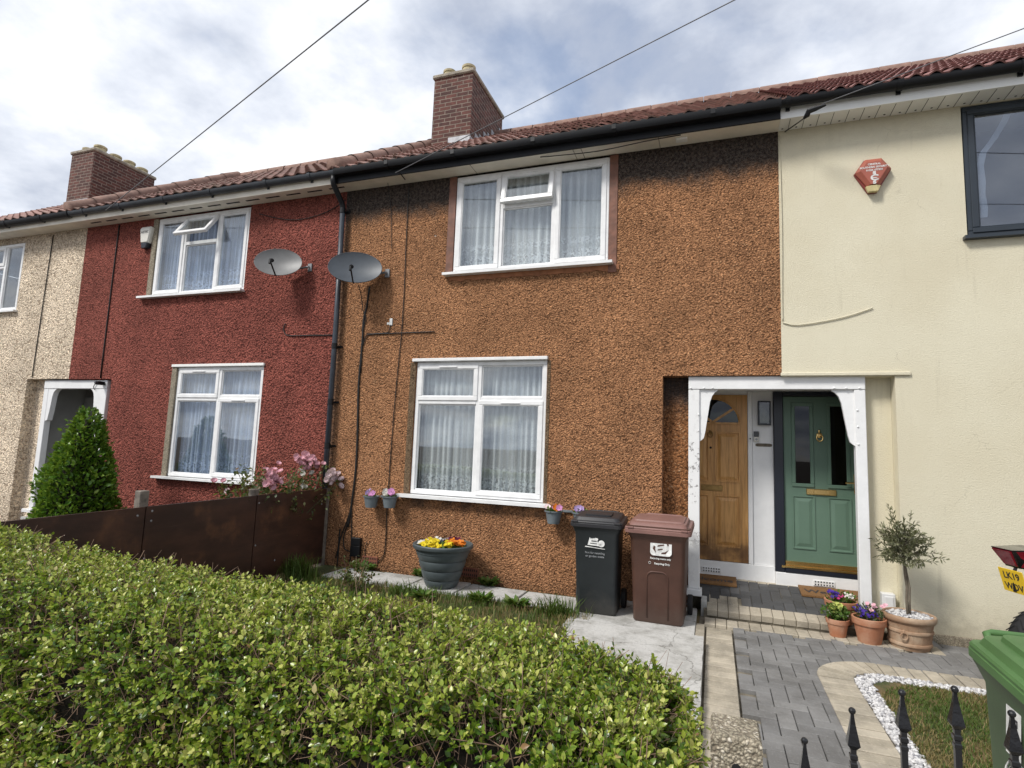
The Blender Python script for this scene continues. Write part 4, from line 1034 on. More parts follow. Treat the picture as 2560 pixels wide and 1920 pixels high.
# ---- red house and the cream house beyond it
RH = thing('terraced_house', 'terraced house of deep red roughcast between the cream and orange ones', 'house', (0, 0, 0), group='houses of the terrace')
g = G(); facade(g, XB, XC, BASE, EZ, [(-8.885, -6.885, 3.93, EZ, .12), (-8.14, -6.345, 1.0, 2.765, .12), (XB, -9.58, BASE, 2.545, .17)])
g.build('front_wall', 'red', RH)
g = G(); g.add([(-9.86, .165, BASE), (-9.581, .165, BASE), (-9.581, .165, 2.545), (-9.86, .165, 2.545)], [(0, 1, 2, 3)]); g.build('recess_wall', 'red', RH)
shell(RH, XB, XC)
mull, cells = three_light(-8.88, -6.89, 3.932, 5.285, -8.25, -7.53, 4.80, 34)
window(RH, -8.88, -6.89, 3.932, 5.285, mull, cells, y=.01, sill=(-9.10, -6.86, .09), net='net_blue', seed=13)
mull, cells = two_by_two(-8.10, -6.36, 1.002, 2.725, -7.21, 2.225, 2.25)
window(RH, -8.10, -6.36, 1.002, 2.725, mull, cells, y=.02, sill=(-8.31, -6.33, .10), net='net_blue', seed=14)
g = G(); g.box(-8.20, -6.33, -.03, .03, 2.728, 2.77, .004); g.build('window_head', 'soffit_w', RH)
for a, b, c, d in ((-8.99, -8.884, 3.93, EZ-.02), (-8.205, -8.102, 1.0, 2.725)):
    g = G(); g.box(a, b, -.008, .1, c, d, .003); g.build('window_surround', 'post_conc', RH)
ragged('render_patch', -8.32, -6.33, .97, .82, 'red', RH, 5)
rr_ = roof(RH, XB, XC, 'tile_red', seed=15, amp=.013, prof='cos', tile_w=.2, pitch_c=.26)
party_roll(rr_, XB+.02)
gutter(RH, XB, XC+.02, 'gutter_red', brackets=(-10.3, -9.4, -8.4, -7.4, -6.3, -5.5), r=.058)
srh = eaves(RH, XB, XC, 'soffit', 'soffit')
g = G()
for k in range(14): g.box(XB+.3+k*.39, XB+.3+k*.39+.26, -.16, -.13, EZ-.004, EZ-.001)
g.build('vent_slots', 'hole', srh)
CH = thing('terraced_house', 'cream pebble-dashed house at the far left of the terrace', 'house', (0, 0, 0), group='houses of the terrace')
g = G(); facade(g, XA, XB, BASE, EZ, [(-13.93, -12.37, 3.86, 5.19, .12), (-15.2, -13.2, 1.0, 2.75, .12), (-11.78, XB, BASE, 2.555, .17)])
g.build('front_wall', 'cream', CH)
g = G(); g.add([(-11.779, .165, BASE), (-11.33, .165, BASE), (-11.33, .165, 2.555), (-11.779, .165, 2.555)], [(0, 1, 2, 3)]); g.build('recess_wall', 'cream', CH)
shell(CH, XA, XB)
mull, cells = two_by_two(-13.92, -12.38, 3.865, 5.185, -12.90, 4.75, 4.75); cells = [cells[0], cells[1], (-12.868, -12.435, 3.92, 5.13, 'fixed')]; mull = mull[:2]
window(CH, -13.92, -12.38, 3.865, 5.185, mull, cells, y=.0, sill=(-13.98, -12.33, .07), net=None, seed=21, glass='glass')
mull, cells = two_by_two(-15.19, -13.21, 1.005, 2.745, -14.2, 2.2, 2.2)
window(CH, -15.19, -13.21, 1.005, 2.745, mull, cells, y=.0, sill=(-15.25, -13.15, .07), seed=22)
roof(CH, XA, XB, 'tile_orange', seed=25, amp=.021, tile_w=.21, pitch_c=.27)
gutter(CH, XA, XB, 'black', brackets=(-15.5, -14.5, -13.4, -12.4, -11.4), r=.07)
eaves(CH, XA, XB, 'soffit', 'soffit')
chimney(CH, -14.80, -14.0, 2.0, 3.55, 6.6, 8.36, [(-14.55, 2.2, .06, .12), (-14.2, 2.25, .10, .13), (-14.2, 2.62, .06, .13), (-14.2, 2.98, .08, .13), (-14.2, 3.32, .06, .13)])
g = G(); z_ = roof_z(2.0); g.box(-14.82, -13.98, 1.955, 1.985, z_-.02, z_+.12, .004)
for k in range(8):
    yy = 2.0+k*.19; g.box(-13.995, -13.98, yy, yy+.17, roof_z(yy)-.02, roof_z(yy)+.14)
g.build('flashing', 'lead', CH)
# their shared porch
PR = thing('porch', 'white timber porch behind the cone-shaped shrub, between cream and red houses', 'porch', (0, 0, 0), group='shared porches')
g = G(); g.box(-11.35, -9.73, FY0-.006, FY1, 2.385, 2.53, .006); g.build('lintel', 'white_paint', PR)
for a, b in ((-11.35, -11.23), (-9.92, -9.73)):
    g = G(); g.box(a, b, FY0, FY1, .26, 2.384, .006); g.build('post', 'white_paint', PR)
g = G(); g.box(-11.46, -11.21, .0, FY1, .20, .259, .006); g.build('plinth', 'white_paint', PR)
def brkt2(xp, s, w, zt, zb):
    pts = [(0, zt), (w, zt), (w*.98, zt-.012), (w*.82, zt-.03), (w*.66, zt-.07), (w*.56, zt-.14), (w*.50, zt-.26), (w*.42, zt-.40), (w*.32, zt-.50), (w*.28, zt-.56), (0, zb)]
    g = G(); g.prism([(xp+s*a, b) for a, b in pts], FY0+.005, FY0+.09); g.build('bracket', 'white_paint', PR)
brkt2(-11.23, 1, .21, 2.384, 1.81); brkt2(-9.92, -1, .21, 2.384, 1.81)
g = G(); g.box(-11.62, -11.45, .17, PD, BASE, 2.6); g.box(-9.72, -9.6, .17, PD, BASE, 2.6); g.box(-11.45, -9.72, .02, PD, 2.55, 2.6); g.box(-11.45, -9.72, PD, PD+.06, BASE, 2.6); g.build('side_wall', 'porch_grey', PR)
g = G(); g.box(-11.45, -9.72, .0, PD, -.14, .12, .005); g.build('porch_floor', 'slab', PR)
g = G(); g.box(-10.60, -9.80, PD-.05, PD-.001, .2, 2.3, .004); panel(g, -10.5, -10.23, 1.3, 2.1, PD-.05); panel(g, -10.17, -9.9, 1.3, 2.1, PD-.05); g.build('front_door', 'porch_grey', RH)
g = G(); g.box(-11.42, -10.7, PD-.05, PD-.001, .2, 2.3, .004); panel(g, -11.34, -10.78, .4, 1.1, PD-.05); g.build('front_door', 'porch_grey', CH)

# ------------------------------------------------------------------ hedge, fence, gate
HG = thing('hedge', 'clipped privet hedge running across the front of the garden', 'hedge', (-3.5, -4.8, 0))
def hedge_surface(n):
    """random points on the clipped hedge body with outward normals; density follows the distance from the gate end"""
    x = -.16-7.6*RNG.random(n)**1.45; prof = []
    yb, yf, zt, rc = -4.42, -5.16, .97, .16
    segs = [(.55, 'b'), (.62, 't'), (.75, 'f')]; L = np.array([.14, yb-yf-2*rc+.5, .70]); L = L/L.sum(); pick = RNG.choice(3, n, p=L)
    y = np.zeros(n); z = np.zeros(n); N_ = np.zeros((n, 3)); r = RNG.random(n)
    k = pick == 0; y[k] = yb; z[k] = zt-rc-.3*r[k]; N_[k] = (0, 1, .25)
    k = pick == 2; y[k] = yf; z[k] = zt-rc-.62*r[k]; N_[k] = (0, -1, .25)
    k = pick == 1; u = r[k]*(yb-yf-2*rc+.5)-.25
    w = yb-yf-2*rc; yy = np.zeros(k.sum()); zz_ = np.zeros(k.sum()); nn = np.zeros((k.sum(), 3))
    m = (u >= 0) & (u <= w); yy[m] = yf+rc+u[m]; zz_[m] = zt; nn[m] = (0, 0, 1)
    m = u < 0; a = (-u[m])/.25*math.pi/2; yy[m] = yf+rc-rc*np.sin(a); zz_[m] = zt-rc+rc*np.cos(a); nn[m] = np.stack([0*a, -np.sin(a), np.cos(a)], 1)
    m = u > w; a = (u[m]-w)/.25*math.pi/2; yy[m] = yb-rc+rc*np.sin(a); zz_[m] = zt-rc+rc*np.cos(a); nn[m] = np.stack([0*a, np.sin(a), np.cos(a)], 1)
    y[k] = yy; z[k] = zz_; N_[k] = nn
    P = np.stack([x, y, z], 1)
    # rounded right-hand end
    e = RNG.random(n) < .085; ne = e.sum(); a = RNG.uniform(-math.pi/2, math.pi/2, ne); h = RNG.uniform(.35, .97, ne)
    P[e] = np.stack([-.20+.15*np.cos(a), -4.80+.36*np.sin(a), h], 1); N_[e] = np.stack([np.cos(a), np.sin(a), .25+0*a], 1)
    # taper the top of the end and let the whole clip line wander
    ex = np.clip((P[:, 0]+.75)/.7, 0, 1); P[:, 2] -= .11*ex**2*(P[:, 2] > .5); P[:, 2] += np.clip((-P[:, 0]-1)*.042, 0, .19)*np.clip(P[:, 2]/.9, 0, 1)
    w = np.array([mnoise.noise(Vector((q[0]*.9, q[1]*1.6, 2))) + .35*mnoise.noise(Vector((q[0]*3.1, q[1]*3.1, q[2]*3))) for q in P])
    P = P+norm(N_)*(w*.038)[:, None]
    return P, norm(N_), w
n = 34000; P, Nn, wv = hedge_surface(n)
bare = np.array([mnoise.noise(Vector((q[0]*2.3+5, q[1]*2.3, q[2]*2.3))) for q in P]); keep = (bare < .30) | (RNG.random(n) < .30); P, Nn = P[keep], Nn[keep]; n = len(P)
depth = RNG.random(n)**1.8*.11; P = P-Nn*depth[:, None]
ax = norm(Nn*.75+RNG.normal(0, .55, (n, 3))+np.array([0, 0, .55])); sl = RNG.uniform(.028, .060, n)
tall = RNG.random(n) < .018; sl[tall] *= 1.5
twigs('hedge_shoots', P-ax*.04, P+ax*sl[:, None], .0014, 'twig', HG)
LP, LD, LN, LL, LW, LR = [], [], [], [], [], []
clump = np.array([.17*mnoise.noise(Vector((q[0]*5, q[1]*5, q[2]*5)))+.10*mnoise.noise(Vector((q[0]*1.7+9, q[1]*1.7, q[2]*1.7))) for q in P])
s1 = norm(np.cross(ax, RNG.normal(0, 1, (n, 3)))); s2 = np.cross(ax, s1)
npair = 4
for k in range(npair):
    t = (k+.6)/npair; c, d = (s1, s2) if k % 2 else (s2, s1)
    for sg in (-1, 1):
        m = RNG.random(n) < .93
        pos = P+ax*(sl*t)[:, None]; dr_ = norm(c*sg*.85+ax*(.5+.6*t)+RNG.normal(0, .22, (n, 3)))
        nm = norm(ax*.8-c*sg*.5+np.array([0, 0, .5])+RNG.normal(0, .25, (n, 3)))
        LP.append(pos[m]); LD.append(dr_[m]); LN.append(nm[m]); ll = RNG.uniform(.010, .028, n)*(1.15-.35*t)
        LL.append(ll[m]); LW.append((ll*RNG.uniform(.25, .34, n))[m])
        rr = np.clip(RNG.normal(.42, .19, n)+clump+.16*t-.30*depth/.10+.10*Nn[:, 2], 0, .88); q = RNG.random(n); rr[q < .018] = RNG.uniform(.9, 1, (q < .018).sum()); LR.append(rr[m])  # shade put into leaf colour: darker deep inside, lighter facing the sky
leaves('hedge_leaves', np.concatenate(LP), np.concatenate(LD), np.concatenate(LN), np.concatenate(LL), np.concatenate(LW), np.concatenate(LR), 'privet', HG, .22, .12)
# dark woody inside
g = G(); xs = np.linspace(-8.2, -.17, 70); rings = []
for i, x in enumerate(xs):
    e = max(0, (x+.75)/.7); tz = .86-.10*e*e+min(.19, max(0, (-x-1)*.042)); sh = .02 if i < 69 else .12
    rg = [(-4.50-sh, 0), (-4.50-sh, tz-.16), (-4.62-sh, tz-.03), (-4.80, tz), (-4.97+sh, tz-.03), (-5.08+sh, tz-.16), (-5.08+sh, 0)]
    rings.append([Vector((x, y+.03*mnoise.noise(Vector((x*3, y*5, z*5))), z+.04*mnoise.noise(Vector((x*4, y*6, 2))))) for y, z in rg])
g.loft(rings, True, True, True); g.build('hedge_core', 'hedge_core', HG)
n2 = 4600; P2, N2, _ = hedge_surface(n2); P2 = P2-N2*RNG.uniform(.0, .12, n2)[:, None]; D2 = norm(RNG.normal(0, .7, (n2, 3))+N2*.6+np.array([0, 0, .3]))
twigs('hedge_twigs', P2-D2*.05, P2+D2*RNG.uniform(.04, .13, n2)[:, None], RNG.uniform(.0013, .0026, n2), 'twig', HG)
o_dead = leaves('dead_leaves', P2[:420]+N2[:420]*.03, RNG.normal(0, 1, (420, 3)), N2[:420]+RNG.normal(0, .4, (420, 3)), RNG.uniform(.02, .035, 420), RNG.uniform(.006, .009, 420), RNG.uniform(.88, 1, 420), 'privet', HG)

FN = thing('fence', 'dark brown board fence running out from the wall between red and orange gardens', 'fence', (-4.97, -2, 0))
for (ya, yb, za, zb) in ((-1.36, -.12, .99, 1.0), (-2.72, -1.372, .975, .988), (-4.3, -2.732, .955, .974)):
    g = G(); g.add([(x, y, z) for x in (-4.985, -4.962) for (y, z) in ((ya, .02), (yb, .02), (yb, zb), (ya, za))], [(0, 1, 2, 3), (7, 6, 5, 4), (0, 4, 5, 1), (1, 5, 6, 2), (2, 6, 7, 3), (3, 7, 4, 0)])
    g.build('fence_panel', 'fence', FN)
for (y, z) in ((-2.73, 1.12), (-1.36, 1.06), (-.06, 1.0)):
    g = G(); g.box(-5.065, -4.987, y-.045, y+.045, -.1, z, .006); g.build('fence_post', 'post_wood', FN)
for (y, z) in ((-2.66, .93), (-2.66, .84), (-2.8, .90), (-1.33, .42), (-1.33, .9), (-.2, .8), (-1.0, .2), (-2.69, .5)):
    g = G(); g.lathe([(.011, 0), (.007, .004)], (0, 0, 0), 8, M=Matrix.Translation((-4.962, y, z)) @ Matrix.Rotation(rad(90), 4, 'Y')); g.build('screw', 'steel', FN)

def conc_post(loc, label):
    t = thing('gate_post', label, 'post', loc, 0, None, True)
    g = G(); w = .059
    g.loft([[Vector((sx*(w-i), .062+sy*(.062-i), z)) for sx, sy in ((-1, -1), (1, -1), (1, 1), (-1, 1))] for i, z in ((0, -.14), (0, .958), (.006, .970))], True, True, True)
    o = g.build('post_body', 'post_conc', t)
    q = G(); q.lathe([(.011, 0), (.010, .002)], (0, 0, 0), 12, M=Matrix.Translation((.0, -.0012, .90)) @ Matrix.Rotation(rad(90), 4, 'X')); q.build('bolt_hole', 'hole', t)
    return t
conc_post((.050, -5.035, 0), 'stubby exposed-aggregate concrete post at the end of the hedge')

GT = thing('metal_gate', 'black iron gate topped with spear-shaped railing heads', 'gate', (.45, -5.0, 0))
GY = -5.0
bars = [(.204, .985), (.306, 1.072), (.408, 1.130), (.510, 1.155), (.612, 1.122), (.714, 1.04)]
KH = .66
for k, (bx, bz) in enumerate(bars):
    g = G(); b0 = bz-.20*KH
    g.box(bx-.0062, bx+.0062, GY-.0062, GY+.0062, .08, b0+.01)
    b = g.build('bar', 'metal_black', GT)
    g = G(); R4 = lambda r, z: [Vector((bx+KH*r*math.cos(rad(a)), GY+KH*r*math.sin(rad(a)), b0+KH*z)) for a in (45, 135, 225, 315)]
    g.loft([R4(.0125, .0), R4(.016, .004), R4(.016, .014), R4(.0125, .018), R4(.0125, .026), R4(.017, .030), R4(.017, .042), R4(.0125, .046), R4(.0125, .056), R4(.013, .062), R4(.0285, .078), R4(.026, .088), R4(.019, .115), R4(.012, .145), R4(.0082, .168), R4(.0072, .182)])
    # leaf-shaped side wings of the cast head
    g.sphere((bx, GY, bz-.0075), .0078, 14, 10)
    g.build('railing_head', 'metal_black', GT)
g = G(); g.box(.150, .172, GY-.011, GY+.011, .05, .80); g.box(.745, .767, GY-.011, GY+.011, .05, .80); g.box(.172, .745, GY-.010, GY+.010, .10, .12); g.box(.172, .745, GY-.010, GY+.010, .70, .72)
g.tube([(.16+.30*k/10*2, GY, .80+.10*math.sin(math.pi*k/10)) for k in range(11)], .009, 8); g.build('gate_frame', 'metal_black', GT)

# ------------------------------------------------------------------ wheelie bins
def wheelie(name, label, loc, rz, w, d, h, mats, style, wheel_r=.10):
    """bin with its front towards local -y; base at z=0"""
    body_m, lid_m = mats; t = thing(name, label, 'bin', loc, rz, 'wheelie bins', True)
    bw, bd = w*.755, d*.74; hb = h*.86; yb = d/2                       # back edges stay in line, the front leans in
    g = G(); rings = []
    prof = [(0, bw-.02, bd-.02), (.02, bw, bd), (.35*hb, bw*1.03, bd*1.06), (.86*hb, bw*1.10, bd*1.15), (.93*hb, w*.93, d*.93), (.945*hb, w*.955, d*.955), (hb, w*.96, d*.96)]
    for z, ww, dd in prof: rings.append(rrect(ww, dd, .045, z+.0, 5, 0, (d*.96-dd)*.5*(1-z/hb)*.5))
    g.loft(rings); body = g.build('body', body_m, t, smooth=35)
    if style == 'brown':
        q = G(); arch = []
        ww = bw*.42; z0_, z1_ = .05, .50
        pts = [(-ww/2, z0_), (-ww/2, z1_-.06)]+[(-ww/2+.06-.06*math.cos(rad(a)), z1_-.06+.06*math.sin(rad(a))) for a in range(15, 91, 15)]
        pts += [(-x, z) for x, z in reversed(pts)]
        yf = lambda z: (d*.96-np.interp(z, [p[0] for p in prof], [p[2] for p in prof]))*.25*(1-z/hb)-np.interp(z, [p[0] for p in prof], [p[2] for p in prof])/2
        q.tube([(x, yf(z)+.002, z) for x, z in pts], .009, 6); q.build('front_rib', body_m, t, smooth=True)
    # lid: skirt, flat rim, raised middle
    zl = hb+.012; tilt = Matrix.Translation((0, d/2, zl)) @ Matrix.Rotation(rad(3.0), 4, 'X') @ Matrix.Translation((0, -d/2, 0))
    g = G(); L = lambda ww, dd, r, z, cy=0: [tilt @ p for p in rrect(ww, dd, r, z, 5, 0, cy)]
    g.loft([L(w*.985, d*.985, .05, -.045), L(w*1.0, d*1.0, .055, -.043), L(w*1.0, d*1.0, .055, -.012), L(w*.985, d*.985, .05, -.008), L(w*.99, d*.99, .05, .004), L(w*.965, d*.965, .05, .014), L(w*.90, d*.90, .05, .016), L(w*.88, d*.86, .05, .018, .01), L(w*.84, d*.80, .06, .048, .012), L(w*.80, d*.76, .06, .052, .012)])
    lid = g.build('lid', lid_m, t, smooth=35)
    g = G()
    if style == 'black':
        g.loft([L(w*.5, d*.42, .03, .05, -.02), L(w*.5, d*.42, .03, .066, -.02), L(w*.47, d*.38, .03, .070, -.02)])
    elif style == 'brown':
        g.loft([L(w*.78, d*.60, .04, .05, .02), L(w*.76, d*.57, .04, .064, .02), L(w*.72, d*.52, .04, .066, .02)])
    else:
        g.loft([L(w*.66, d*.62, .04, .05, .02), L(w*.64, d*.59, .04, .072, .02), L(w*.60, d*.54, .04, .075, .02)])
        for sx in (-1, 0, 1):
            p = [tilt @ Vector((sx*w*.2-.02, -d*.26, .074)), tilt @ Vector((sx*w*.2+.02, -d*.26, .074)), tilt @ Vector((sx*w*.2+.02, d*.25, .074)), tilt @ Vector((sx*w*.2-.02, d*.25, .074))]
    g.build('lid_panel', lid_m, lid, smooth=35)
    for sx in (-1, 1):
        q = G(); q.box(sx*w*.40-.03, sx*w*.40+.03, -d*.5-.004, -d*.5+.03, -.002, .017, .004, M=tilt); q.build('finger_grip', lid_m, lid)
    # hinge bar / pull handle at the back
    g = G(); hx = w*.30
    g.tube([(-hx, d/2-.01, zl-.02), (-hx, d/2+.045, zl+.03), (-hx+.02, d/2+.05, zl+.034), (hx-.02, d/2+.05, zl+.034), (hx, d/2+.045, zl+.03), (hx, d/2-.01, zl-.02)], .0155, 8); g.build('handle', lid_m, t, smooth=True)
    yax = d*.5-.06
    for sx in (-1, 1):
        q = G(); Mw = Matrix.Translation((sx*(bw/2+.035), yax, wheel_r)) @ Matrix.Rotation(rad(90), 4, 'Y')
        q.lathe([(wheel_r*.62, -.022), (wheel_r*.97, -.024), (wheel_r, -.016), (wheel_r, .016), (wheel_r*.97, .024), (wheel_r*.62, .022)], (0, 0, 0), 26, M=Mw); wl = q.build('wheel', 'rubber', t, smooth=35)
        q = G(); q.lathe([(.025, -.026), (wheel_r*.62, -.02), (wheel_r*.62, .02), (.025, .026)], (0, 0, 0), 18, M=Mw); q.build('hub', 'black', wl, smooth=35)
    q = G(); q.tube([(-bw/2-.05, yax, wheel_r), (bw/2+.05, yax, wheel_r)], .010, 8); q.build('axle', 'steel', t)
    yf = lambda z: float((d*.96-np.interp(z, [p[0] for p in prof], [p[2] for p in prof]))*.25*(1-z/hb)-np.interp(z, [p[0] for p in prof], [p[2] for p in prof])/2)
    return t, yf
def front_tilt(yf, z): return math.atan2(yf(z-.05)-yf(z+.05), .1)
def on_front(yf, x, z, off=.002): return Matrix.Translation((x, yf(z)-off, z)) @ Matrix.Rotation(rad(90)-front_tilt(yf, z), 4, 'X')

bb, yf = wheelie('wheelie_bin', 'charcoal black wheelie bin with faded white house emblem, beside the brown bin', (-1.14, -.53, 0), rad(2), .54, .55, 1.085, ('bin_black', 'bin_lid_black'), 'black')
def plate_on(yf, polys, x, z, name, mat, parent, off=.0022, th=.0012, k=1.):
    g = G(); M_ = on_front(yf, x, z, off) @ Matrix.Diagonal((k, k, 1, 1))
    for poly in polys:
        n_ = len(poly); vs = [M_ @ Vector((p, q, 0)) for p, q in poly]+[M_ @ Vector((p, q, th)) for p, q in poly]
        g.add(vs, [tuple(range(n_)), tuple(range(n_, 2*n_))]+[(i, (i+1) % n_, n_+(i+1) % n_, n_+i) for i in range(n_)])
    return g.build(name, mat, parent)
circ = lambda cx, cy, r, n=14, sy=1.: [(cx+r*math.cos(2*math.pi*k/n), cy+sy*r*math.sin(2*math.pi*k/n)) for k in range(n)]
# emblem: a house roof, a panel with bars and a round apple-like blob, all worn
plate_on(yf, [[(-.062, -.035), (.055, -.040), (.058, -.018), (.030, -.016), (.02, .0), (.028, .018), (.0, .042), (-.045, .046), (-.05, .01)], circ(.055, -.018, .028), [(-.085, -.052), (.085, -.062), (.088, -.058), (-.08, -.045)]], -.012, .735, 'emblem', 'sticker', bb, k=1.2)
plate_on(yf, [[(-.040, .020), (.0, .024), (.0, .030), (-.040, .028)], [(-.03, -.004), (.015, -.004), (.015, .004), (-.03, .003)], [(-.04, -.022), (.02, -.024), (.02, -.018), (-.04, -.016)]], -.012, .735, 'emblem_lines', 'bin_black', bb, .0042, k=1.2)
for i, tx in enumerate(('Not for recycling', 'or garden waste')):
    z = .615-.034*i; text(tx, .029, on_front(yf, -.012, z), 'lettering', 'print_faint', bb)
br, yf2 = wheelie('wheelie_bin', 'brown wheelie bin with pinkish lid and white recycling emblem', (-.515, -.52, 0), rad(-1), .635, .70, 1.085, ('bin_brown', 'bin_lid_brown'), 'brown')
rs = [(p.x, p.y) for p in rrect(.135, .125, .022, 0, 4)]
plate_on(yf2, [rs], .035, .755, 'emblem', 'sticker', br, k=1.5)
plate_on(yf2, [[(-.045, .030), (-.01, .046), (.02, .040), (-.005, .026), (-.03, .022)], [(.022, .034), (.046, .028), (.050, .004), (.040, .002), (.036, .018)], [(.048, -.022), (.030, -.048), (.0, -.05), (.006, -.040), (.026, -.036)], [(-.03, -.046), (-.052, -.02), (-.045, .0), (-.034, -.006), (-.036, -.020)], [(-.022, -.006), (.02, .004), (.018, .012), (-.02, .004)], [(-.02, -.030), (.012, -.022), (.01, -.015), (-.02, -.022)]], .035, .755, 'emblem_arrows', 'bin_brown', br, .0038, k=1.5)
text('Recycling waste only', .0235, on_front(yf2, .03, .632), 'lettering', 'sticker', br, bold=.0006)
text('Recycling Only', .0245, on_front(yf2, .045, .582), 'lettering', 'sticker', br, bold=.0006)
q = G(); Mq = on_front(yf2, -.072, .586); q.tube([Mq @ Vector((.011*math.cos(rad(a)), .011*math.sin(rad(a)), .001)) for a in range(0, 361, 40)], .0017, 5); q.build('recycling_mark', 'sticker', br)
gb, yf3 = wheelie('wheelie_bin', 'green wheelie bin with stickers, behind the gate at the right edge', (1.255, -3.835, 0), rad(0), .49, .55, 1.035, ('bin_green', 'bin_lid_green'), 'green')
# stickers on its left flank (x- side)
def on_left(y, z, off=.002):
    off = off+.004
    xw = -.5*float(np.interp(z, [0, .02, .30, .75, .80], [.35, .37, .381, .407, .44]))
    return Matrix.Translation((xw-off, y, z)) @ Matrix.Rotation(rad(-90), 4, 'Z') @ Matrix.Rotation(rad(87), 4, 'X')
def plate_left(polys, y, z, name, mat, off=.002, th=.001):
    g = G(); M_ = on_left(y, z, off)
    for poly in polys:
        n_ = len(poly); vs = [M_ @ Vector((p, q, 0)) for p, q in poly]+[M_ @ Vector((p, q, th)) for p, q in poly]
        g.add(vs, [tuple(range(n_)), tuple(range(n_, 2*n_))]+[(i, (i+1) % n_, n_+(i+1) % n_, n_+i) for i in range(n_)])
    return g.build(name, mat, gb)
plate_left([[(-.055, -.085), (.055, -.085), (.055, .085), (-.055, .085)]], -.03, .665, 'number_sticker', 'sticker')
text('508', .085, on_left(-.03, .665, .0034) @ Matrix.Rotation(rad(-90), 4, 'Z'), 'number', 'print_dark', gb)
g = G(); M_ = on_left(-.03, .46, .003)
for r_ in (.105, .085, .06): g.tube([M_ @ Vector((r_*math.cos(rad(a)), r_*math.sin(rad(a)), 0)) for a in range(30, 331, 15)], .004, 5)
for k in range(3): g.tube([M_ @ Vector((-.05+.02*k, -.05, 0)), M_ @ Vector((.03+.02*k, .03, 0))], .0045, 5)
g.build('round_logo', 'sticker', gb)
plate_left([[(-.09, -.05), (.09, -.05), (.09, -.028), (-.09, -.028)], [(-.06, .0), (.08, .0), (.08, .03), (-.06, .03)]], -.03, .28, 'white_sticker', 'sticker')
plate_left([[(-.09, -.02), (.07, -.02), (.07, -.004), (-.09, -.004)]], -.03, .28, 'green_sticker', 'print_green', .003)
plate_left([circ(-.06, .06, .035)], -.03, .17, 'red_sticker', 'print_red', .003)
g = G(); g.box(.02, .16, -.06, .10, 0, .002, M=Matrix.Translation((0, 0, .945)) @ Matrix.Rotation(rad(3), 4, 'X')); g.build('paper_scrap', 'sticker', gb)
g = G(); g.add([(-.215, -.06, .906), (-.175, -.02, .912), (-.165, -.055, .910), (-.195, -.08, .906)], [(0, 1, 2, 3)]); lf = g.build('fallen_leaf', 'coir', None); lf.location = gb.location
tag(lf, 'small dry brown leaf lying on the lid of the green bin', 'leaf')

# ------------------------------------------------------------------ pots and plants
def leafball(name, c, rad3, n, L, mat, parent, up=.4, hw=.3, shell=.5, zmin=None):
    d = norm(RNG.normal(0, 1, (n, 3))); rr = RNG.random(n)**shell; P = np.array(c)+d*rr[:, None]*np.array(rad3)
    if zmin is not None: P[:, 2] = np.maximum(P[:, 2], zmin)
    D = norm(d*.6+RNG.normal(0, .6, (n, 3))+np.array([0, 0, up])); ll = RNG.uniform(L*.6, L*1.2, n)
    return leaves(name, P, D, d+np.array([0, 0, .6])+RNG.normal(0, .3, (n, 3)), ll, ll*hw, RNG.random(n), mat, parent)
def blooms(name, pts, r, mat, parent, npet=5, normal=(0, -.45, .9), spread=.35, cup=.25):
    """small flowers: npet round petals each"""
    g = G()
    for p in pts:
        nz = (Vector(normal)+Vector((random.gauss(0, spread), random.gauss(0, spread), random.gauss(0, spread*.5)))).normalized()
        a = nz.orthogonal().normalized(); b = nz.cross(a); c = Vector(p); R = r*random.uniform(.8, 1.15); ph = random.uniform(0, 6)
        for k in range(npet):
            th = ph+2*math.pi*k/npet; d = a*math.cos(th)+b*math.sin(th); e = nz.cross(d); cc = c+d*R*.55+nz*(R*.08*(k % 2))
            ring = [cc+(d*math.cos(q)+e*math.sin(q)*.95)*R*.52+nz*(cup*R*(.5+.5*math.cos(q))) for q in [2*math.pi*i/7 for i in range(7)]]
            g.add([cc]+ring, [(0, 1+i, 1+(i+1) % 7) for i in range(7)], random.random())
        if npet > 6:
            for k in range(6):
                th = ph+.5+2*math.pi*k/6; d = a*math.cos(th)+b*math.sin(th); e = nz.cross(d); cc = c+d*R*.28+nz*R*.22
                ring = [cc+(d*math.cos(q)+e*math.sin(q))*R*.36+nz*(.9*R*(.5+.5*math.cos(q))*.6) for q in [2*math.pi*i/6 for i in range(6)]]
                g.add([cc]+ring, [(0, 1+i, 1+(i+1) % 6) for i in range(6)], random.random())
        g.sphere(c+nz*R*.18, R*.17, 6, 4, rnd=.2)
    return g.build(name, mat, parent, smooth=True)
def disc(c, r, n, zj=.01):
    return [(c[0]+r*math.sqrt(u)*math.cos(t), c[1]+r*math.sqrt(u)*math.sin(t), c[2]+random.gauss(0, zj)) for u, t in ((random.random(), random.uniform(0, 6.283)) for _ in range(n))]
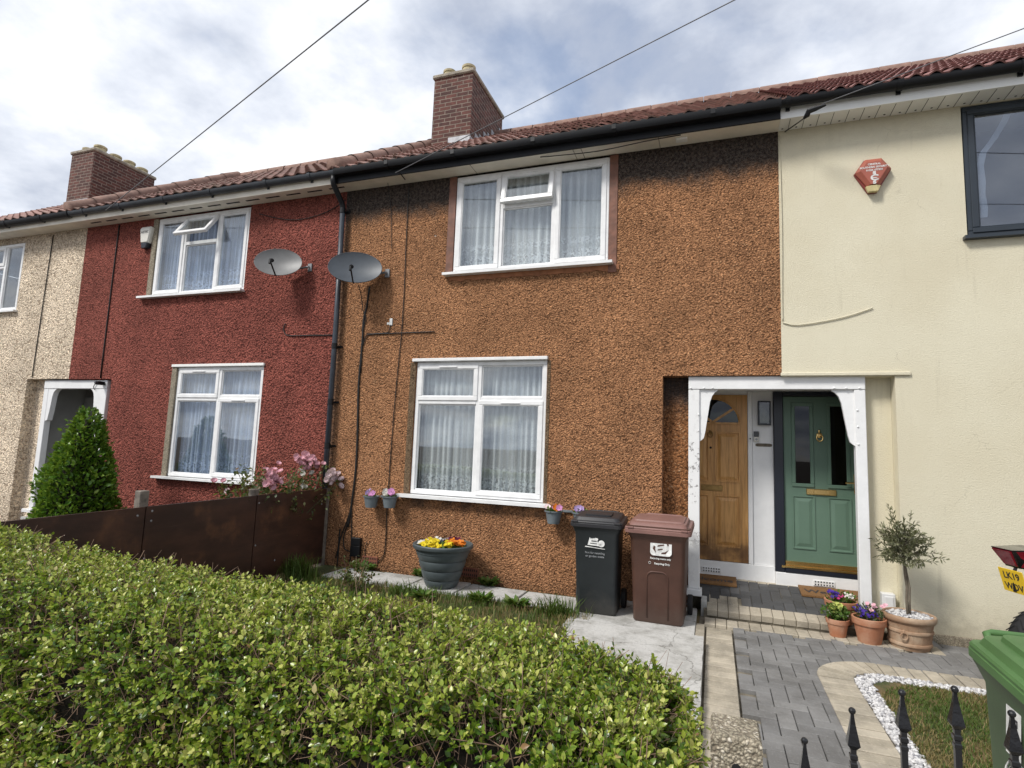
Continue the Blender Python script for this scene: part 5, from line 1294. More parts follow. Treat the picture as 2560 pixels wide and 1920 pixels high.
def pot_things():
    # big ribbed planter of pansies
    cx, cy = -3.02, -.42
    t = thing('planter', 'large slate grey ribbed planter full of yellow and orange pansies', 'planter', (cx, cy, 0))
    pr = [(.165, 0), (.172, .005)]
    for z0_, z1_, ra, rb in ((.01, .10, .178, .205), (.10, .21, .212, .240), (.21, .32, .246, .275), (.32, .435, .280, .312)):
        pr += [(ra, z0_), (ra+.012, z0_+.02), (rb+.004, z1_-.025), (rb, z1_-.006), (rb-.012, z1_-.001)]
    pr += [(.318, .44), (.350, .446), (.358, .458), (.358, .486), (.348, .497), (.333, .494), (.322, .46), (.318, .40)]
    g = G(); g.lathe(pr, (cx, cy, 0), 48); g.build('pot', 'planter', t, smooth=40)
    g = G(); g.lathe([(.318, .425), (.001, .43)], (cx, cy, 0), 24); g.build('soil', 'soil', t)
    leafball('foliage', (cx, cy-.02, .445), (.27, .26, .05), 500, .05, 'weed', t, .3, .35)
    blooms('yellow_pansies', [(x, y, z) for x, y, z in disc((cx-.04, cy-.10, .50), .20, 38)], .038, 'f_yellow', t)
    blooms('orange_pansies', disc((cx+.17, cy+.02, .515), .10, 16, .015), .034, 'f_orange_fl', t)
    blooms('plum_pansies', disc((cx+.02, cy+.16, .515), .10, 10, .012), .036, 'f_plum', t)
    blooms('white_pansies', disc((cx-.10, cy+.10, .51), .08, 6)+disc((cx-.24, cy-.04, .495), .05, 5), .033, 'f_white_fl', t)
    blooms('pink_pansies', disc((cx-.23, cy+.06, .50), .06, 5), .033, 'f_pinkpale', t)
    # clip-on wall pots
    spots = [(-4.245, .95, [('lilac', 3), ('mauve', 2)], 'small grey wall pot of lilac flowers, leftmost of the pair by the window'), (-3.965, .965, [('white_fl', 3), ('mauve', 2)], 'small grey wall pot of white and pink flowers next to the window sill'),
             (-1.76, .94, [('orange_fl', 3), ('mauve', 2), ('pinkpale', 1)], 'small grey wall pot of orange flowers under the right end of the sill'), (-1.43, .945, [('lilac', 3)], 'small grey wall pot of lilac flowers half hidden behind the black bin')]
    for (x, z, fl, lab) in spots:
        y = -.125; t = thing('wall_pot', lab, 'flower pot', (x, y, z-.15), 0, 'wall pots on the orange house')
        g = G(); g.lathe([(.066, z-.15), (.070, z-.147), (.096, z-.018), (.108, z-.016), (.110, z), (.103, z), (.094, z-.02), (.066, z-.12)], (x, y, 0), 28); g.build('pot', 'wallpot', t, smooth=40)
        g = G(); g.box(x-.02, x+.02, y+.09, .0, z-.05, z-.012, .002); g.build('bracket', 'wallpot', t)
        leafball('foliage', (x, y, z-.01), (.085, .085, .045), 90, .04, 'weed', t, .5, .32, .6)
        for nm, k in fl:
            ox = {'lilac': -.035, 'mauve': .04, 'white_fl': -.05, 'orange_fl': .035, 'pinkpale': -.06}[nm]
            blooms(nm.replace('_fl', '')+'_flowers', [(x+ox+random.gauss(0, .02), y-.03+random.gauss(0, .025), z+.045+random.gauss(0, .015)) for _ in range(k)], .042, 'f_'+nm, t, 6, (0, -.8, .5), .3, .35)
    g = G(); g.box(-4.17, -4.04, -.03, -.004, .93, .955, .002); r1 = g.build('pot_rail', 'wallpot'); tag(r1, 'short grey rail clipping the left pair of wall pots to the orange wall', 'rail')
    g = G(); g.box(-1.68, -1.56, -.03, -.004, .92, .945, .002); r2 = g.build('pot_rail', 'wallpot'); tag(r2, 'short grey rail holding the orange-flowered wall pot beside the black bin', 'rail')
    # terracotta pots by the porch
    def terra(x, y, z, r, h, lab, mat='terra'):
        t = thing('terracotta_pot', lab, 'flower pot', (x, y, z), 0, 'terracotta flower pots by the porch')
        g = G(); g.lathe([(r*.66, 0), (r*.68, .005), (r*.90, h*.72), (r*.905, h*.73), (r*.99, h*.735), (r*1.0, h*.75), (r*1.03, h*.985), (r*1.0, h), (r*.90, h*.99), (r*.86, h*.80)], (x, y, z), 36); g.build('pot', mat, t, smooth=35)
        g = G(); g.lathe([(r*.88, h*.88), (.001, h*.90)], (x, y, z), 20); g.build('soil', 'soil', t); return t
    t = terra(1.175, -.10, .075, .145, .215, 'wide terracotta pot of purple and white flowers standing on the porch step')
    leafball('foliage', (1.175, -.10, .29), (.12, .12, .07), 220, .04, 'weed', t, .5, .25); blooms('purple_flowers', disc((1.12, -.13, .345), .06, 20, .022), .016, 'f_purple', t); blooms('white_flowers', disc((1.23, -.14, .335), .05, 14, .015), .015, 'f_white_fl', t); blooms('magenta_flowers', disc((1.16, -.17, .325), .06, 8, .01), .014, 'f_magenta', t)
    t = terra(1.10, -.325, 0, .098, .165, 'smallest terracotta pot, with lime green foliage, front of the step')
    leafball('foliage', (1.085, -.325, .215), (.115, .10, .075), 330, .035, 'weed', t, .6, .33); blooms('lime_flowers', disc((1.085, -.33, .27), .055, 20, .025), .022, 'f_lime', t, 5); blooms('cream_flowers', disc((1.10, -.37, .21), .09, 7, .02), .016, 'f_white_fl', t)
    t = terra(1.345, -.39, 0, .138, .225, 'terracotta pot of pink and dark blue flowers beside the olive barrel')
    leafball('foliage', (1.345, -.39, .255), (.125, .115, .08), 420, .032, 'rose_leaf', t, .6, .2); blooms('blue_flowers', disc((1.31, -.42, .27), .095, 42, .018), .014, 'f_purple', t); blooms('pink_flowers', [(1.38+random.gauss(0, .05), -.41+random.gauss(0, .03), .33+random.gauss(0, .03)) for _ in range(9)], .022, 'f_pink', t, 6)
    # olive tree in a barrel-shaped terracotta pot
    ox, oy = 1.665, -.37
    t = thing('olive_tree', 'standard olive tree in a barrel-shaped terracotta pot topped with white pebbles', 'tree', (ox, oy, 0))
    pr = [(.148, 0), (.152, .01), (.158, .03), (.160, .036), (.168, .037), (.171, .05), (.167, .062), (.160, .064), (.172, .145), (.180, .147), (.184, .160), (.180, .172), (.173, .174), (.186, .232), (.197, .236), (.208, .255), (.210, .282), (.203, .293), (.188, .292), (.180, .27), (.178, .22)]
    g = G(); g.lathe(pr, (ox, oy, 0), 40); p_ = g.build('barrel_pot', 'terra_old', t, smooth=40)
    g = G()
    for a in range(0, 360, 24): 
        aa = rad(a); g.tube([(ox+q*math.cos(aa), oy+q*math.sin(aa), z) for q, z in ((.161, .07), (.1725, .144))], .002, 4); g.tube([(ox+q*math.cos(aa+.2), oy+q*math.sin(aa+.2), z) for q, z in ((.1735, .176), (.1865, .232))], .002, 4)
    g.build('stave_ribs', 'terra_old', p_)
    g = G(); cxr, cyr = ox-.085, oy-.155; g.tube([(cxr+.028*math.sin(rad(a)), cyr-.012, .128+.030*math.cos(rad(a))) for a in range(0, 361, 24)], .006, 6); g.sphere((cxr, cyr, .165), .016, 8, 6); g.build('ring_handle', 'terra_old', p_)
    g = G(); g.lathe([(.183, .262), (.001, .266)], (ox, oy, 0), 24); g.build('soil', 'soil', t)
    pebbles('pot_pebbles', [(ox+.172*math.sqrt(u)*math.cos(a), oy+.172*math.sqrt(u)*math.sin(a), .272+random.uniform(0, .012)) for u, a in ((random.random(), random.uniform(0, 6.3)) for _ in range(420))], .008, .016, t)
    g = G(); tp = [(ox-.005, oy, .26), (ox-.012, oy, .40), (ox-.002, oy+.01, .52), (ox-.018, oy, .64), (ox-.02, oy, .76), (ox-.01, oy, .88), (ox-.03, oy, 1.0)]; g.tube(tp, [.013, .012, .0115, .011, .010, .007, .004], 8)
    g.tube([(ox+.012, oy+.008, .26), (ox+.010, oy-.006, .42), (ox+.016, oy, .52), (ox+.0, oy+.008, .64), (ox-.012, oy, .74)], [.009, .0085, .008, .008, .006], 8); tr = g.build('trunk', 'bark', t, smooth=True)
    nb = 95; A = []; B = []; 
    for k in range(nb):
        th = random.uniform(0, 6.283); el = random.uniform(-.75, 1.25); R = random.uniform(.15, .25)*(1.25 if random.random() < .14 else 1)
        a = Vector((ox-.015, oy, random.uniform(.74, .95))); b = Vector((ox-.015, oy, .875))+Vector((math.cos(th)*math.cos(el)*1.02, math.sin(th)*math.cos(el), math.sin(el)*1.02))*R
        A.append(a); B.append(b)
    for b in ((ox+.30, oy, .80), (ox+.27, oy+.03, .84), (ox+.20, oy-.02, .93), (ox-.26, oy, .93), (ox-.24, oy, .78), (ox-.13, oy, 1.24), (ox-.10, oy, 1.20), (ox+.05, oy, 1.18), (ox-.22, oy+.03, .96)): A.append(Vector((ox-.015, oy, .84))); B.append(Vector(b))
    A = np.array([tuple(a) for a in A]); B = np.array([tuple(b) for b in B]); twigs('branches', A, B, .0028, 'bark', t)
    LP, LD = [], []
    for a, b in zip(A, B):
        L = np.linalg.norm(b-a); nn = int(14+L*42)
        for u in RNG.uniform(.35, 1.02, nn): LP.append(a+(b-a)*u); LD.append((b-a)/L*.55+RNG.normal(0, .5, 3))
    n = len(LP); ll = RNG.uniform(.030, .056, n); leaves('crown', np.array(LP), np.array(LD), RNG.normal(0, 1, (n, 3))+np.array([0, -.3, .6]), ll, ll*.115, RNG.random(n), 'olive_leaf', t, .2, .1)
    # cone of bay laurel by the far porch
    bx, by = -8.52, -1.0
    t = thing('bay_tree', 'dense cone-shaped bay laurel in the red house front garden', 'shrub', (bx, by, 0))
    g = G(); g.tube([(bx, by, -.1), (bx, by, 1.7)], [.035, .012], 8); g.build('trunk', 'bark', t)
    n = 9500; h = 1-RNG.random(n)**.62; z = .02+1.96*h; R = (.54*(1-h)**.62+.03)*np.clip((z+.5)/.8, .5, 1); th = RNG.uniform(0, 6.283, n)
    lump = np.array([1+.30*mnoise.noise(Vector((math.cos(a)*1.8, math.sin(a)*1.8, q*2.6))) for a, q in zip(th, z)]); dp = RNG.random(n)**2*.4
    R = R*lump*(1-dp); P = np.stack([bx+R*np.cos(th), by+R*np.sin(th), z], 1); O = np.stack([np.cos(th), np.sin(th), 0*th], 1)
    stray = RNG.random(n) < .03; P[stray] += O[stray]*RNG.uniform(.03, .11, (stray.sum(), 1)); D = norm(O*.8+np.array([0, 0, .75])+RNG.normal(0, .45, (n, 3))); ll = RNG.uniform(.05, .085, n)
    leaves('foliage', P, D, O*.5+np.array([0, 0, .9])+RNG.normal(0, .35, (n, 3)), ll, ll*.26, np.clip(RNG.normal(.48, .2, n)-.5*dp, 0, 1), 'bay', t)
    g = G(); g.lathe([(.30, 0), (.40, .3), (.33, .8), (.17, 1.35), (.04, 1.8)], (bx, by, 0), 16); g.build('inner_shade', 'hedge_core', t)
    # climbing rose behind the fence
    t = thing('rose_bush', 'rose bush with pink blooms leaning over the brown fence', 'shrub', (-5.25, -.7, 0))
    cl = [((-5.2, -.22, 1.36), 'pink', 15, (.15, .12, .07)), ((-5.2, -.90, 1.13), 'pink', 13, (.09, .10, .12)), ((-4.90, -.10, 1.16), 'pinkpale', 11, (.09, .08, .08)), ((-5.22, -1.55, 1.03), 'pinkpale', 1, (.01, .01, .01)), ((-5.2, -1.72, 1.15), 'pink', 2, (.04, .05, .02)), ((-5.15, -.36, 1.20), 'white_fl', 3, (.09, .08, .03)), ((-5.1, -.45, 1.04), 'white_fl', 2, (.05, .05, .02))]
    A = []; B = []
    for c, m, k, s_ in cl:
        for q in range(3): A.append((-5.3+random.gauss(0, .06), -.7+random.gauss(0, .25), .05)); B.append((c[0]+random.gauss(0, s_[0]), c[1]+random.gauss(0, s_[1]), c[2]-.02))
    for q in range(26): 
        A.append((-5.28+random.gauss(0, .08), -.7+random.gauss(0, .3), .3)); B.append((-5.2+random.gauss(0, .13), random.uniform(-1.75, .0), random.uniform(.85, 1.28)))
    B.append((-5.2, -1.35, 1.32)); A.append((-5.25, -1.1, .5)); A, B = np.array(A), np.array(B); twigs('stems', A, B, .006, 'rose_leaf', t)
    LP = []; 
    for a, b in zip(A, B):
        for u in RNG.uniform(.42, 1.0, 62): LP.append(a+(b-a)*u+RNG.normal(0, .05, 3))
    LP = np.array(LP); LP[:, 1] = np.minimum(LP[:, 1], -.03); n = len(LP); ll = RNG.uniform(.032, .062, n)
    leaves('foliage', LP, RNG.normal(0, 1, (n, 3))+np.array([.1, -.2, .1]), RNG.normal(0, .5, (n, 3))+np.array([0, 0, 1]), ll, ll*.3, RNG.random(n), 'rose_leaf', t)
    for c, m, k, s_ in cl:
        for one in (range(k) if k <= 5 else [0]): blooms('rose_bloom' if k <= 5 else 'rose_cluster', [(c[0]+random.gauss(0, s_[0]*.5), min(-.02, c[1]+random.gauss(0, s_[1]*.72)), c[2]+random.gauss(0, s_[2]*.6)) for _ in range(k*2+8 if k > 5 else 1)], .039 if k > 5 else .034, 'f_'+m, t, 9, (.45, -.7, .5), .45, .75)
    # young rose by the slabs
    t = thing('rose_bush', 'small straggly reddish bush growing at the edge of the pale slabs', 'shrub', (-3.83, -.98, 0))
    A = np.array([(-3.83+random.gauss(0, .05), -.98+random.gauss(0, .05), -.02) for _ in range(16)]); B = A+np.stack([RNG.normal(0, .13, 16), RNG.normal(0, .11, 16), RNG.uniform(.16, .36, 16)], 1); twigs('stems', A, B, .005, 'twig', t)
    LP = np.concatenate([A+(B-A)*u for u in RNG.uniform(.35, 1, 22)]); LP = LP+RNG.normal(0, .02, LP.shape); n = len(LP); ll = RNG.uniform(.03, .05, n)
    leaves('foliage', LP, RNG.normal(0, 1, (n, 3)), RNG.normal(0, .5, (n, 3))+np.array([0, 0, 1]), ll, ll*.32, RNG.uniform(.3, 1, n), 'rose_leaf', t)
    # weeds and tufts
    def tuft(c, r, n, h, lab, mat='grass'):
        pts = [(c[0]+random.gauss(0, r), c[1]+random.gauss(0, r*.6), -.02) for _ in range(int(n*.7))]; h *= .82
        o = grass_blades('grass_tuft', pts, h*.35, h*1.1, 1.15, .0055, mat); tag(o, lab, 'grass tuft')
    tuft((-1.50, -.86), .10, 330, .24, 'tall grass tuft at the left foot of the black bin')
    tuft((-4.80, -.78), .13, 420, .34, 'tall dark grass tuft growing up the foot of the brown fence')
    tuft((-3.2, -.93), .12, 220, .20, 'grass tuft in front of the slate grey planter')
    for (x, y, r, lab) in ((-2.93, -1.02, .10, 'leafy weed clump in the lawn in front of the grey planter'), (-2.36, -.80, .12, 'leafy weed clump at the slab edge right of the planter'), (-1.95, -.78, .11, 'leafy weed clump at the slab edge left of the black bin'), (-4.3, -.12, .14, 'leafy weeds growing along the foot of the orange wall under the cables'), (-2.55, -.10, .09, 'leafy weeds between wall and slabs right of the planter'), (-3.45, -.1, .08, 'leafy weeds between wall and slabs behind the planter')):
        n = 130; a = RNG.uniform(0, 6.283, n); q = np.sqrt(RNG.random(n))*r*.5
        P = np.stack([x+q*np.cos(a)*1.6, y+q*np.sin(a)*.7, RNG.uniform(-.01, .04, n)], 1); D = np.stack([np.cos(a), np.sin(a), RNG.uniform(.3, 1.3, n)], 1); ll = RNG.uniform(.05, .12, n)
        tag(leaves('weed_clump', P, D, np.tile([0, 0, 1.], (n, 1))+RNG.normal(0, .3, (n, 3)), ll, ll*.17, RNG.random(n), 'weed'), lab, 'weed')
pot_things()

# ------------------------------------------------------------------ things on the walls
def dish(label, c, w, h, mat, arm_to, lnbm='black'):
    t = thing('satellite_dish', label, 'satellite dish', c, 0, 'satellite dishes')
    fwd = Vector((.42, -.80, .30)).normalized()                       # where the reflector looks
    rt = Vector((0, 0, 1)).cross(fwd).normalized()*-1; rt = fwd.cross(Vector((0, 0, 1))).normalized(); up = rt.cross(fwd).normalized(); C = Vector(c)
    g = G(); rings = []; k = 40
    for q in (0.02, .25, .5, .72, .88, 1.0):
        rings.append([C+(rt*math.cos(2*math.pi*i/k)*w/2+up*math.sin(2*math.pi*i/k)*h/2)*q-fwd*(.07*(1-q*q)) for i in range(k)])
    back = [[p-fwd*.006 for p in r] for r in reversed(rings)]
    g.loft(rings+back, True, True); g.build('reflector', mat, t, smooth=40)
    g = G(); g.tube([C+(rt*math.cos(2*math.pi*i/k)*w/2+up*math.sin(2*math.pi*i/k)*h/2)-fwd*.003 for i in range(k+1)], .005, 6); g.build('rim', mat, t, smooth=True)
    tip = C+fwd*.30-up*h*.42; base = C-up*h*.49
    g = G(); g.tube([base-fwd*.03, base+fwd*.02-up*.01, tip-up*.03], .011, 6); g.build('feed_arm', lnbm, t)
    g = G(); d = (C-tip).normalized(); g.tube([tip-d*.035, tip+d*.03, tip+d*.032, tip+d*.055], [.019, .019, .028, .028], 10); g.tube([tip-d*.03, tip-d*.035-up*.06], [.018, .016], 8); g.build('feed_horn', lnbm, t, smooth=35)
    g = G(); P0 = C-fwd*.155; wallp = Vector(arm_to); g.box(-.05, .05, -.03, .03, -.06, .06, M=Matrix.Translation(P0)); g.tube([P0, Vector((P0.x, -.10, P0.z-.02)), Vector((wallp.x, -.05, wallp.z)), wallp], .016, 8); g.box(wallp.x-.035, wallp.x+.035, -.02, 0, wallp.z-.06, wallp.z+.06, .003); g.build('wall_bracket', 'steel', t)
    return t
dish('light grey oval satellite dish on the red wall', (-5.95, -.32, 4.20), .66, .46, 'dish_a', (-5.64, 0, 4.19))
dish('slate grey oval satellite dish mounted beside the drainpipe on the orange wall', (-4.63, -.30, 4.03), .72, .50, 'dish_b', (-4.30, 0, 4.01))
# alarm boxes
t = thing('alarm_box', 'terracotta red six-sided alarm box with white lettering on the pale yellow wall', 'alarm box', (1.59, 0, 4.66))
def hexr(s, y): return [Vector((1.587+s*px_, y, 4.655+s*pz_)) for px_, pz_ in ((-.075, .178), (.088, .178), (.172, .045), (.035, -.192), (-.050, -.192), (-.172, .030))]
g = G(); g.loft([hexr(1.0, -.001), hexr(1.0, -.022), hexr(.97, -.030)], True, True); g.build('base', 'alarm_dark', t)
g = G(); g.loft([[Vector((1.587+a, y, 4.655+c)) for a, c in ((-.075*k, -.128), (.068*k, -.128), (.036, -.1925), (-.051, -.1925))] for y, k in ((-.0305, 1.0), (-.055, .95), (-.078, .35))], True, True); g.build('lamp_cover', 'alarm_base', t)
g = G(); top = [Vector((1.587+a, y, 4.655+c)) for a, c, y in ((-.068, .170, -.05), (.080, .170, -.05), (.165, .047, -.05), (.055, -.125, -.05), (-.062, -.125, -.05), (-.165, .034, -.05))]
g.loft([[Vector((p.x, -.027, p.z)) for p in top], top, [Vector((1.587+a, -.085, 4.655+c)) for a, c in ((-.062, .125), (.070, .125), (.122, .048), (.022, -.118), (-.030, -.118), (-.118, .038))]], False, True); g.build('cover', 'alarm_red', t)
for i, (tx, sz) in enumerate((('CENTRAL', .027), ('SOUTHERN SECURITY', .027), ('01256 477200', .026))): text(tx, sz, TXZ(1.592, -.0862, 4.752-.032*i), 'lettering', 'sticker', t, bold=.0008)
for i, (tx, sz) in enumerate((('S', .046), ('C', .085), ('S', .046))): text(tx, sz, TXZ(1.590, -.0862, (4.655, 4.602, 4.552)[i], 0, 1.25), 'emblem', 'sticker', t, bold=.003)
g = G(); g.box(1.565, 1.615, -.0875, -.0862, 4.598, 4.606); g.build('emblem_bar', 'sticker', t)
t = thing('alarm_box', 'off-white tapering alarm box with a dark base on the red wall', 'alarm box', (-9.09, 0, 4.98))
ax_, az_ = -9.09, 4.99
sh = lambda s, y: [Vector((ax_+s*a, y, az_+s*c)) for a, c in ((-.13, .135), (-.10, .16), (.10, .16), (.13, .135), (.085, -.13), (-.085, -.13))]
g = G(); g.loft([sh(1.0, -.001), sh(1.0, -.05), sh(.86, -.075)]); g.build('cover', 'alarm_white', t)
g = G(); g.loft([[Vector((ax_+a, y, az_+c)) for a, c in ((-.088*k, -.131), (.088*k, -.131), (.06*k, -.215), (-.06*k, -.215))] for y, k in ((-.001, 1.05), (-.06, 1.0), (-.075, .7))]); g.build('base', 'navy', t)
text('AZTEC', .055, TXZ(ax_, -.0765, az_+.06), 'lettering', 'print_dark', t, bold=.001)
# porch fittings
t = thing('wall_lamp', 'black box lantern with a bulb on the white panel between the doors', 'lamp', (.571, .81, 2.18))
g = G(); bar_frame(g, .500, .643, 2.034, 2.324, .018, PD-.115, PD-.036, .003); g.box(.518, .625, PD-.042, PD-.036, 2.05, 2.306); g.build('casing', 'navy', t)
g = G(); g.box(.516, .627, PD-.110, PD-.106, 2.05, 2.308); g.build('lamp_glass', 'lamp_glass', t)
g = G(); g.lathe([(.008, 2.08), (.014, 2.10), (.014, 2.13), (.026, 2.17), (.030, 2.20), (.022, 2.235), (.004, 2.245)], (.571, PD-.075, 0), 14); g.build('bulb', 'alarm_white', t, smooth=True)
t = thing('doorbell', 'small black and white video doorbell below the lantern', 'doorbell', (.482, .80, 1.89))
g = G(); g.box(.455, .512, PD-.062, PD-.036, 1.832, 1.894, .004); g.build('button_panel', 'alarm_white', t)
g = G(); g.box(.455, .512, PD-.064, PD-.036, 1.895, 1.958, .004); g.build('camera_panel', 'gloss_black', t)
g = G(); g.lathe([(.014, 0), (.012, .003)], (0, 0, 0), 16, M=Matrix.Translation((.484, PD-.062, 1.862)) @ Matrix.Rotation(rad(90), 4, 'X')); g.build('button', 'steel', t)
g = G(); g.prism([(.478, 1.783), (.50, 1.778), (.63, 1.778), (.652, 1.783), (.657, 1.797), (.652, 1.811), (.63, 1.816), (.50, 1.816), (.478, 1.811), (.473, 1.797)], PD-.042, PD-.036)
tag(g.build('name_plaque', 'bark'), 'dark bronze name plaque under the doorbell', 'plaque')
g = G(); g.prism([(.394, 1.83), (.436, 1.83), (.436, 1.925), (.394, 1.925)], PD-.068, PD-.056); bp_ = g.build('bell_push', 'vent'); tag(bp_, 'narrow white bell push on the frame beside the wooden door', 'doorbell')
g = G(); g.lathe([(.009, 0), (.007, .004)], (0, 0, 0), 10, M=Matrix.Translation((.415, PD-.068, 1.868)) @ Matrix.Rotation(rad(90), 4, 'X')); g.build('button', 'hole', bp_)
# doormats
def mat_(x0_, x1_, y0_, y1_, label, rz=0.):
    t = thing('doormat', label, 'doormat', ((x0_+x1_)/2, (y0_+y1_)/2, .2), 0, 'coir doormats')
    sl = .155/1.04; z = lambda y: .062+(y+.19)*sl+.006
    g = G(); g.add([(a, b, z(b)+k) for k in (0, .018) for a, b in ((x0_, y0_), (x1_, y0_), (x1_, y1_), (x0_, y1_))], [(0, 1, 2, 3), (4, 5, 6, 7), (0, 1, 5, 4), (1, 2, 6, 5), (2, 3, 7, 6), (3, 0, 4, 7)]); g.build('mat', 'coir', t)
    ym = (y0_+y1_)/2-.02; M_ = Matrix.Translation(((x0_+x1_)/2, ym, z(ym)+.0188)) @ Matrix.Rotation(math.atan(sl), 4, 'X') @ Matrix.Diagonal((1.25, 1.15, 1, 1))
    text('Welcome', .115, M_, 'lettering', 'print_dark', t, bold=.0015); return t
mat_(-.40, .245, .50, .782, 'coir doormat in front of the wooden door'); mat_(.90, 1.56, .46, .748, 'coir doormat in front of the green door')
# white box on the recess wall, downpipe
t = thing('meter_box', 'small cream cover box low on the pale wall behind the olive barrel', 'box', (1.62, .1, .27))
g = G(); g.box(1.565, 1.680, .07, .164, .16, .36, .006); g.build('cover', 'vent', t)
g = G(); g.box(1.585, 1.66, .06, .072, .18, .335, .004); g.build('front_plate', 'vent', t)
t = thing('drainpipe', 'dark grey rainwater downpipe between the red and orange walls', 'drainpipe', (-5.04, -.07, 1.3))
g = G(); g.tube([(-5.10, -.31, 5.41), (-5.10, -.31, 5.33), (-5.10, -.29, 5.28), (-5.085, -.11, 5.10), (-5.08, -.085, 5.05), (-5.08, -.08, 5.0)], .040, 12); g.build('swan_neck', 'black', t, smooth=True)
g = G(); g.tube([(-5.078, -.08, 5.02), (-5.045, -.08, 3.3), (-5.03, -.08, .0)], .037, 14); g.build('pipe', 'pipe', t, smooth=True)
for z in (4.98, 3.99, 2.98, 2.19, 1.58):
    x = float(np.interp(z, [0, 3.3, 5.02], [-5.03, -5.045, -5.078])); g = G(); g.lathe([(.037, -.04), (.0425, -.04), (.0425, .04), (.037, .04)], (x, -.08, z), 14); g.box(x+.0, x+.085, -.02, .0, z-.012, z+.012); g.box(x-.02, x+.02, -.045, 0, z-.012, z+.012); g.build('pipe_clip', 'black', t)
# cables on the walls: (label, points, radius)
def cable(label, pts, r=.006, name='wall_cable', mat='cable', cat='cable', sub=3):
    P = [Vector(p) for p in pts]; Q = []
    for i in range(len(P)-1):
        a, b, c, d = P[max(i-1, 0)], P[i], P[i+1], P[min(i+2, len(P)-1)]
        for k in range(sub):
            s_ = k/sub; Q.append(.5*((2*b)+(c-a)*s_+(2*a-5*b+4*c-d)*s_*s_+(3*b-a-3*c+d)*s_**3))
    Q.append(P[-1]); g = G(); g.tube(Q, r, 6); return tag(g.build(name, mat, smooth=True), label, cat)
W_ = -.012
cable('thick bundle of black cables dropping from the grey dish down the orange wall', [(-4.50, -.12, 3.80), (-4.60, W_, 3.55), (-4.637, W_, 3.35), (-4.633, W_, 3.0), (-4.645, W_, 2.43), (-4.605, W_, 1.67), (-4.60, W_, 1.2), (-4.63, W_, .75), (-4.66, W_, .5)], .014)
cable('black cable hanging loose in a curve below the grey dish', [(-4.66, -.16, 3.82), (-4.67, -.05, 3.68), (-4.655, -.02, 3.5), (-4.60, W_, 3.38), (-4.63, W_, 3.2), (-4.622, W_, 2.6)], .006)
cable('black cable branching right to the white fixing then along above the lower window', [(-4.62, W_, 2.98), (-4.585, W_, 3.11), (-4.52, W_, 3.145), (-4.23, W_, 3.148), (-3.85, W_, 3.15), (-3.507, W_, 3.15)], .007)
cable('short black cable rising from the branch to the white fixing', [(-4.57, W_, 3.155), (-4.28, W_, 3.157), (-4.215, W_, 3.18), (-4.198, W_, 3.27)], .006)
cable('thin black cable running straight down from the eaves past the lower window', [(-4.037, W_, 5.30), (-4.03, W_, 4.6), (-4.008, W_, 3.33), (-4.04, W_, 2.53), (-4.06, W_, 1.75), (-4.068, W_, .80), (-4.06, W_, .28), (-4.11, W_, .13), (-4.22, W_, .07), (-4.34, W_, .09)], .006)
cable('faint dark cable below the soffit left of the grey dish', [(-4.33, -.10, 5.30), (-4.36, W_, 5.2), (-4.30, W_, 4.9), (-4.27, W_, 4.5), (-4.25, W_, 4.35)], .004)
cable('black cable curling from the bundle to the junction box, nearest the fence', [(-4.64, W_, .7), (-4.70, W_, .52), (-4.76, W_, .36), (-4.79, W_, .2), (-4.82, W_, .08)], .008)
cable('black cable looping left of the junction box', [(-4.63, W_, .72), (-4.68, W_, .50), (-4.715, W_, .36), (-4.70, W_, .24), (-4.65, W_, .19), (-4.58, W_, .19)], .007)
cable('black cable dropping from the bundle straight to the junction box', [(-4.63, W_, .9), (-4.612, W_, .6), (-4.595, W_, .4), (-4.59, W_, .2), (-4.59, W_, .03)], .007)
cable('stiff black cable with a white tip standing by the fence end', [(-4.775, -.02, .47), (-4.785, W_, .40), (-4.785, W_, .2), (-4.775, -.03, -.02)], .009)
cable('short black cable right of the junction box', [(-4.345, W_, .33), (-4.365, W_, .24), (-4.36, W_, .16), (-4.33, W_, .12)], .006)
cable('black cable running along the red wall to the drainpipe', [(-6.005, W_, 3.36), (-6.03, W_, 3.28), (-5.99, W_, 3.20), (-5.9, W_, 3.17), (-5.6, W_, 3.165), (-5.1, W_, 3.155)], .008)
cable('black cable sagging from the drainpipe under the red house eaves', [(-5.09, W_, 5.18), (-5.4, W_, 5.03), (-5.9, W_, 4.96), (-6.3, W_, 5.02), (-6.7, W_, 5.14)], .006)
cable('thin dark cable running straight down the left part of the red wall', [(-9.83, W_, 5.28), (-9.84, W_, 4.2), (-9.84, W_, 2.56)], .010)
cable('thin dark cable running down the cream wall', [(-11.57, W_, 5.25), (-11.60, W_, 4.0), (-11.63, W_, 2.58)], .008)
cable('thin black cable drooping under the orange house soffit', [(-2.05, -.2, 5.300), (-1.78, -.2, 5.285), (-1.3, -.2, 5.27), (-.75, -.23, 5.292), (-.35, -.24, 5.30)], .006)
cable('pale cable painted into the yellow wall along the joint with the orange house', [(.70, W_, 5.26), (.712, W_, 4.2), (.702, W_, 3.35), (.705, W_, 3.12)], .006, mat='pale')
cable('loose cream cable trailing sideways across the pale yellow wall', [(.705, W_, 3.11), (.85, W_, 3.075), (1.18, W_, 3.12), (1.38, W_, 3.17), (1.55, W_, 3.23)], .006, mat='pale')
g = G(); g.box(-.41, -.28, -.18, -.10, 5.285, 5.309, .004); g.box(-.385, -.31, -.005, -.03, 5.22, 5.30) if False else None
tag(g.build('cable_box', 'soffit_w'), 'small white cable box fixed under the orange house soffit', 'box')
